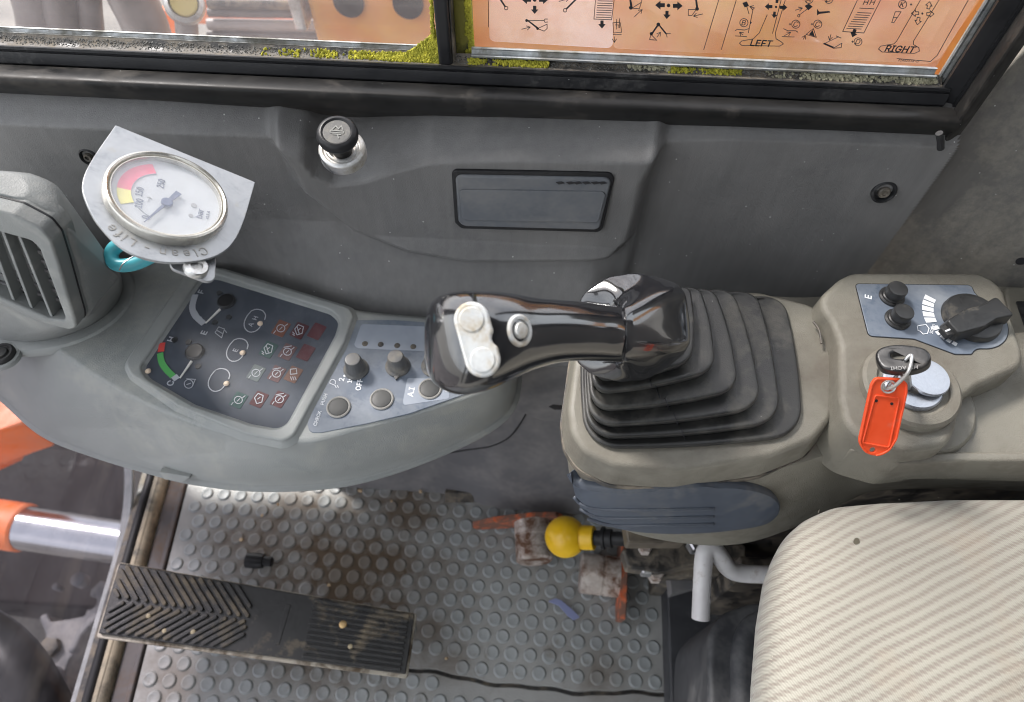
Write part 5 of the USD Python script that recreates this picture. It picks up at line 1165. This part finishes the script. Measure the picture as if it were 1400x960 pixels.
# ------------------------------------------------------------------ seat cushion
sdir = unit(drop(1300, 760, .43)-drop(1100, 868, .43)); sa = math.atan2(sdir[1], sdir[0])
N = {'g': ('geometry', {}), 'nz': ('noise_texture', {'scale': 9., 'detail': 3.}), 'w1': ('vector_math', {'math_type': 'scale', 'scale': .010}), 'add': ('vector_math', {'math_type': 'add'}),
     'mp': ('mapping', {'rotation': (0, 0, -sa)}), 's': ('separate_xyz', {}),
     # bands across, teeth along
     'b1': ('math', {'math_type': 'multiply', 'value2': 2*math.pi/.0059}), 'b2': ('math', {'math_type': 'sine'}),
     'tx': ('math', {'math_type': 'multiply', 'value2': 2*math.pi/.0032}), 'ty': ('math', {'math_type': 'multiply_add', 'value2': 2*math.pi/.0040}), 't2': ('math', {'math_type': 'sine'}),
     'fine': ('noise_texture', {'scale': 420., 'detail': 4., 'roughness': .7}),
     'sum': ('math', {'math_type': 'multiply_add', 'value2': .55}), 'sum2': ('math', {'math_type': 'multiply_add', 'value2': 2.2}),
     'm': ('map_range', {'from_min': .55, 'from_max': 2.3, 'clamp': True}),
     'c': ('mix_color', {'a': (.298, .284, .243), 'b': (.215, .19, .163)}),
     'kx': ('math', {'math_type': 'multiply', 'value2': 2*math.pi/.00125}), 'k2': ('math', {'math_type': 'sine'}), 'km': ('map_range', {'from_min': -1., 'from_max': 1., 'to_min': .86, 'to_max': 1.05}),
     'sn': ('noise_texture', {'scale': 11., 'detail': 5., 'roughness': .65}), 'sm': ('map_range', {'from_min': .58, 'from_max': .8, 'to_min': 0., 'to_max': .5, 'clamp': True}),
     'st': ('mix_color', {'b': (.3, .235, .175)}), 'mul': ('vector_math', {'math_type': 'scale'}),
     'h': ('math', {'math_type': 'multiply_add', 'value2': -.6}), 'bp': ('bump', {'strength': .5, 'distance': .0006}),
     'p': ('principled_bsdf', {'roughness': .95, 'specular_ior_level': .15, 'sheen_weight': .25, 'sheen_roughness': .4})}
Lk = [('g.position', 'nz.vector'), ('nz.color', 'w1.vector1'), ('g.position', 'add.vector1'), ('w1.vector', 'add.vector2'), ('add.vector', 'mp.vector'), ('mp.vector', 's.vector'), ('s.y', 'b1.value1'), ('b1.value', 'b2.value1'),
      ('s.x', 'tx.value1'), ('s.y', 'ty.value1'), ('tx.value', 'ty.value3'), ('ty.value', 't2.value1'), ('g.position', 'fine.vector'),
      ('t2.value', 'sum.value1'), ('b2.value', 'sum.value3'), ('fine.fac', 'sum2.value1'), ('sum.value', 'sum2.value3'), ('sum2.value', 'm.value'), ('m.result', 'c.fac'),
      ('s.x', 'kx.value1'), ('kx.value', 'k2.value1'), ('k2.value', 'km.value'), ('g.position', 'sn.vector'), ('sn.fac', 'sm.value'), ('sm.result', 'st.fac'), ('c.result', 'st.a'), ('st.result', 'mul.vector1'), ('km.result', 'mul.scale'),
      ('mul.vector', 'p.base_color'), ('m.result', 'h.value1'), ('km.result', 'h.value3'), ('h.value', 'bp.height'), ('bp.normal', 'p.normal')]
M['fabric'] = usdkit.material(stage, '/World/Looks/seat_fabric', N, Lk, surface='p.BSDF')
T = Thing('seat', 'beige striped woven fabric seat cushion at the lower right', 'seat')
SE = hz(.455)
sp_ = rpoly(SE.uvs([(1040, 1200), (1047, 930), (1053, 840), (1063, 775), (1078, 735), (1100, 709), (1138, 693), (1200, 687), (1300, 682), (1420, 682), (1700, 690), (1700, 1200)]), .045, q=16)
ex = sg.polygon.orient(sp_, 1).exterior; NS = 400
sr = np.array([ex.interpolate(t, normalized=True).coords[0][:2] for t in np.arange(NS)/NS]); nn = ring_normals(sr); c0 = sr.mean(0)
rings = []
for d_, z_ in ((.022, -.075), (.010, -.06), (.003, -.04), (.0, -.02), (-.0, -.008), (.001, .0), (.004, .008), (.010, .0145), (.018, .0185), (.028, .0212), (.038, .0228)):
    q = sr-nn*d_; rings.append(np.column_stack([q, np.full(NS, H-.455+z_)]))
for t in (.12, .3, .55, .8, .97):
    q = (sr-nn*.038)*(1-t)+c0*t; rings.append(np.column_stack([q, np.full(NS, H-.455+.0228+.007*t)]))
v, f_ = loft(rings, True, True); v[:, 2] += .003*(meshkit.fbm(v*np.array([9, 9, 0]), 3)-.5)
T.part('cushion', (v, f_), 'fabric', True)
M['stain'] = plain('dark_stain', (.07, .06, .042), .9)
st_ = np.array([cast([ray(1171+4.3*math.cos(a)*(1+.12*math.sin(3*a)), 740+4.6*math.sin(a))], (v, f_))[0][0] for a in np.linspace(0, 2*math.pi, 17)[:-1]])+np.array([0, 0, .0003])
T.part('dark_spot', loft([st_-np.array([0, 0, .0006]), st_], False, True), 'stain')
# stray fibres along the edge
rng = np.random.default_rng(11); fb = []
for k in range(36):
    i = rng.integers(0, NS); p = rings[5][i]+np.array([0, 0, .006]); o = np.append(nn[i], 0)
    if p[1] < .02: continue
    d_ = unit(o*rng.uniform(.5, 1)+rng.normal(0, .5, 3)); L_ = rng.uniform(.001, .002)
    fb.append(tube([p, p+d_*L_*.6, p+d_*L_+np.array([0, 0, rng.normal(0, .001)])], [.0001, .00008, .00005], 4))
T.part('stray_fibres', cat(fb), plain('fibre', (.5, .46, .38), .9), True, kind='stuff')
T.done()
# ================================================================== the rest of the cab, outside the picture
M['lining'] = mat('grey_headliner', (.045, .045, .045), (.065, .065, .064), .8, 12, 900, .2, .0005)
ZR = 1.62
roof = sg.box(-.62, -.86, 1.06, .50).difference(sg.box(.02, -.5, .62, .05).buffer(.04))
single('ceiling', slab(Fr((0, 0, ZR), (0, 0, 1)), roof, 0, .05, 0, 1, True), 'lining', kind='structure', smooth=False)
def panel(x0, x1, y0, y1, z0, z1): return slab(Fr((0, 0, 0), (0, 0, 1)), sg.box(x0, y0, x1, y1), z0, z1, .004, 2, True)
T = Thing('cab_shell', 'dark cab posts and lower door and rear walls behind the seat', 'cab', kind='structure')
T.part('rear_wall', panel(1.02, 1.06, -.86, .46, -.05, ZR-.002), 'lining')
T.part('door_panel', panel(-.35, 1.018, -.86, -.82, -.05, .8), 'lining')
T.part('post', panel(-.62, -.55, -.86, -.79, -.05, ZR-.001), 'roll')
T.part('door_post', panel(-.10, 1.018, -.86, -.81, .802, ZR-.002), 'lining')
T.part('post', panel(.98, 1.05, .42, .49, .63, ZR-.001), 'roll')
T.part('post', panel(-.66, -.58, .40, .48, .60, ZR-.001), 'roll')
T.part('window_bar', panel(-.60, .98, .43, .48, 1.5, ZR-.001), 'roll')
T.done()
# ================================================================== what shows outside the panes
# machine beside the cab, seen through the side window
M['boom_paint'] = mat('faded_orange_paint', (.72, .165, .035), (.82, .22, .05), .4, 5, 300, .1, .0006, dust=(.85, .42, .09), dscale=2.6, dlim=(.5, .8), dfine=8.)
T = Thing('machine_boom', 'large orange painted steel boom of the machine seen through the side window', 'boom')
bxl = aty(425, 30, .85)[0]
BZ = Fr((0, .85, 0), (0, -1, 0))
T.part('side_plate', box(BZ, bxl, 2.2, -.6, .70, -.25, 0, .01), 'boom_paint')
def ring_on(px, py, r): c = BZ.uv(px, py); return slab(Fr(BZ.pt(*c), BZ.n, BZ.x), disc(r), .0, .006, .002)
for px, py in ((477, 2), (558, 4)):
    T.part('grille', ring_on(px, py, .020), 'black', label='small round dark grille in the orange plate')
T.part('bracket', box(BZ, aty(398, 20, .84)[0], bxl-.003, aty(400, 42, .84)[2], .72, -.05, .012, .004), 'alum', label='grey steel bracket at the end of the plate')
T.done()
M['hose'] = mat('dusty_grey_hose', (.06, .05, .048), (.11, .095, .09), .5, 20, 600, .1, .001)
M['pipe'] = mat('pale_grey_pipe', (.2, .18, .17), (.28, .25, .24), .45, 20, 600, .1, .001)
def outp(px, py, y): return aty(px, py, y)
for k, (pts, r, m, lab) in enumerate([
        ([(20, -60), (45, 0), (52, 60), (40, 160)], .022, 'hose', 'thick brown grey hydraulic hose, leftmost behind the dirty glass'),
        ([(85, -60), (84, 10), (92, 70), (95, 160)], .020, 'hose', 'second brown grey hydraulic hose, beside the leftmost one'),
        ([(120, -60), (122, 0), (128, 70), (124, 160)], .013, 'hose', 'thinner grey hydraulic hose between two thick ones'),
        ([(160, -70), (178, -10), (200, 40), (230, 140)], .026, 'pipe', 'pale slanted hydraulic pipe behind the dirty glass')]):
    single('hydraulic_hose', tube([outp(*p, .72) for p in pts], r, 18, 24), m, lab, 'hose')
T = Thing('coupling_pipe', 'pale pipe with a ringed brass coupling behind the dirty glass', 'pipe')
c0, c1 = outp(252, 6, .68), outp(262, 120, .68)
T.part('tube', tube([c0+np.array([0, 0, -.002]), (c0+c1)/2, c1], .012, 18), 'pipe')
fr = Fr(c0, unit(EYE-c0+np.array([0, 0, .3])))
T.part('ring', rev(fr, [(.019, -.012), (.021, .0), (.0195, .006), (.0155, .008), (.014, .004)], 28), 'alum')
T.part('brass_core', slab(fr, disc(.0138), .002, .0072, .002), plain('brass', (.45, .36, .14), .4, .6))
T.done()
for k, py in enumerate((4, 17, 33, 47, 70)):
    a, b = outp(285, py, .95), outp(520, py+4, .95)
    T = None
    single('hydraulic_line', tube([a, (a+b)/2, b], .0065 if k % 2 else .0085, 14), ['darkmetal', 'hose', 'pipe', 'hose', 'darkmetal'][k], ['thin dark', 'grey', 'pale', 'second grey', 'lowest dark'][k]+' hydraulic line running level behind the dirty glass', 'pipe')
for k, (px, py, s) in enumerate([(277, 8, .05), (302, 12, .045), (330, 9, .05), (362, 11, .06), (240, 27, .05), (330, 36, .06), (360, 38, .06), (392, 42, .05)]):
    c = outp(px, py, 1.02); fr = Fr(c, (0, -1, .2))
    single('orange_clamp', box(fr, -s*.35, s*.35, -s*.45, s*.45, -.02, .02, .005, .008), 'orange', ['first', 'second', 'third', 'fourth', 'lower left', 'lower middle', 'lower right', 'last'][k]+' orange pipe clamp behind the dirty left glass', 'clamp')
# ------------------------------------------------------------------ in front of and below the lower windscreen
M['plate_dark'] = mat('stained_dark_deck', (.024, .0235, .024), (.042, .041, .0415), .55, 10, 300, .3, .002, dust=(.012, .009, .01), dscale=3.2, dlim=(.47, .56), dfine=20.)
DK = hz(1.55)
single('undercarriage_deck', slab(DK, rpoly(DK.uvs([(-260, 380), (360, 480), (360, 700), (230, 840), (120, 832), (-20, 822), (-260, 790)]), .02), -.2, 0, .01), 'plate_dark', 'dark stained steel deck of the undercarriage below the front glass', 'deck')
CF = hz(1.30)
T = Thing('hydraulic_cylinder', 'orange hydraulic cylinder with a bright chrome rod lying outside the front glass', 'cylinder')
p0, p1, p2 = drop(-200, 690, 1.25), drop(36, 722, 1.25), drop(330, 765, 1.25)
d = unit(p2-p1)
T.part('barrel', tube([p0, p1-d*.06, p1-d*.004, p1], [.044, .044, .044, .041], 28), 'orange')
T.part('rod', tube([p1+d*.001, (p1+p2)/2, p2], .040, 32), mat('satin_chrome_rod', (.42, .43, .45), (.5, .51, .53), .16, 20, 800, .02, .0002, metal=1., rvar=.06))
T.done()
T = Thing('boom_foot', 'orange steel bracket outside the front glass at the left edge', 'bracket')
BF = hz(1.12)
T.part('upper_plate', pslab(BF, [(-60, 520), (0, 545), (38, 563), (30, 578), (0, 588), (-60, 610)], -.10, 0, .004, .003), 'orange')
BF2 = hz(1.2)
T.part('lower_plate', pslab(BF2, [(-60, 590), (-2, 588), (14, 592), (4, 612), (-60, 640)], -.06, 0, .004, .003), 'orange')
T.done()
CK = hz(1.36)
T = Thing('cast_bracket', 'dark grey cast iron bracket with bolt holes beyond the pedal end', 'bracket')
M['cast'] = mat('grey_cast_iron', (.07, .07, .075), (.14, .14, .15), .5, 30, 300, .3, .002, dust=(.28, .27, .26), dscale=16., dlim=(.6, .9))
poly = rpoly(CK.uvs([(52, 842), (64, 838), (70, 850), (96, 846), (116, 842), (124, 806), (138, 792), (146, 798), (138, 826), (132, 852), (112, 880), (96, 900), (86, 924), (88, 960), (60, 990), (40, 975), (52, 925), (60, 900), (62, 868)]), .006)
for px, py, r in ((123, 824, .012), (70, 886, .014)): poly = poly.difference(sg.Point(*CK.uv(px, py)).buffer(r))
T.part('casting', slab(CK, poly, -.05, 0, .006), 'cast')
T.part('rib', pslab(CK, [(92, 890), (106, 858), (132, 836), (136, 842), (112, 868), (98, 896)], .001, .02, .002, .004), 'cast')
T.part('boss', rev(CK.at(64, 938), [(.034, 0), (.034, .03), (.028, .036), (.016, .036), (.015, .02)], 28), 'cast')
T.part('bolt', rev(CK.at(71, 886), [(.018, -.02), (.018, .014), (.012, .016)], 6), 'darkmetal')
T.part('bolt', rev(CK.at(111, 794), [(.013, -.01), (.013, .014), (.01, .016)], 12), 'cast')
T.part('bolt', rev(CK.at(81, 804), [(.006, -.01), (.006, .014), (.004, .016)], 12), 'cast')
T.done()
single('outside_hose', tube([drop(-60, 850, .95), drop(-10, 880, .95), drop(30, 925, .95), drop(70, 1000, .97)], .034, 20, 24), 'black', 'thick dark hose end in the bottom left corner', 'hose')

# lower windscreen pane standing on the sill
M['glass_f'] = glass('front_glass', (.4, .38, .39), .0, .05, 7., dl=(.45, .8), tint=(.72, .7, .73), gcol=.35)
T = Thing('front_window', 'lower front glass pane with rounded corner beyond the floor sill', 'window')
q0, q1 = np.array([edge_at(-.35, -.056), -.35, -.03]), np.array([edge_at(.33, -.056), .33, -.03])
fd = unit(q1-q0); GN = unit(np.cross(fd, [0, 0, 1]) + np.array([0, 0, -.12]))
GP = Fr(q0, GN if GN[0] > 0 else -GN, fd)
gp = rpoly([(0, 0), (.725, 0), (.725, .5), (0, .5)], .16, q=16)
T.part('pane', slab(GP, gp, -.003, .003, 0, 1, True), 'glass_f', False)
T.part('edge_trim', slab(GP, gp.buffer(.006).difference(gp.buffer(-.001)), -.0055, .0055, .002, 3, True), mat('pale_glass_edge', (.3, .31, .31), (.42, .43, .43), .35, 40, 600, .1, .0005))
T.done()
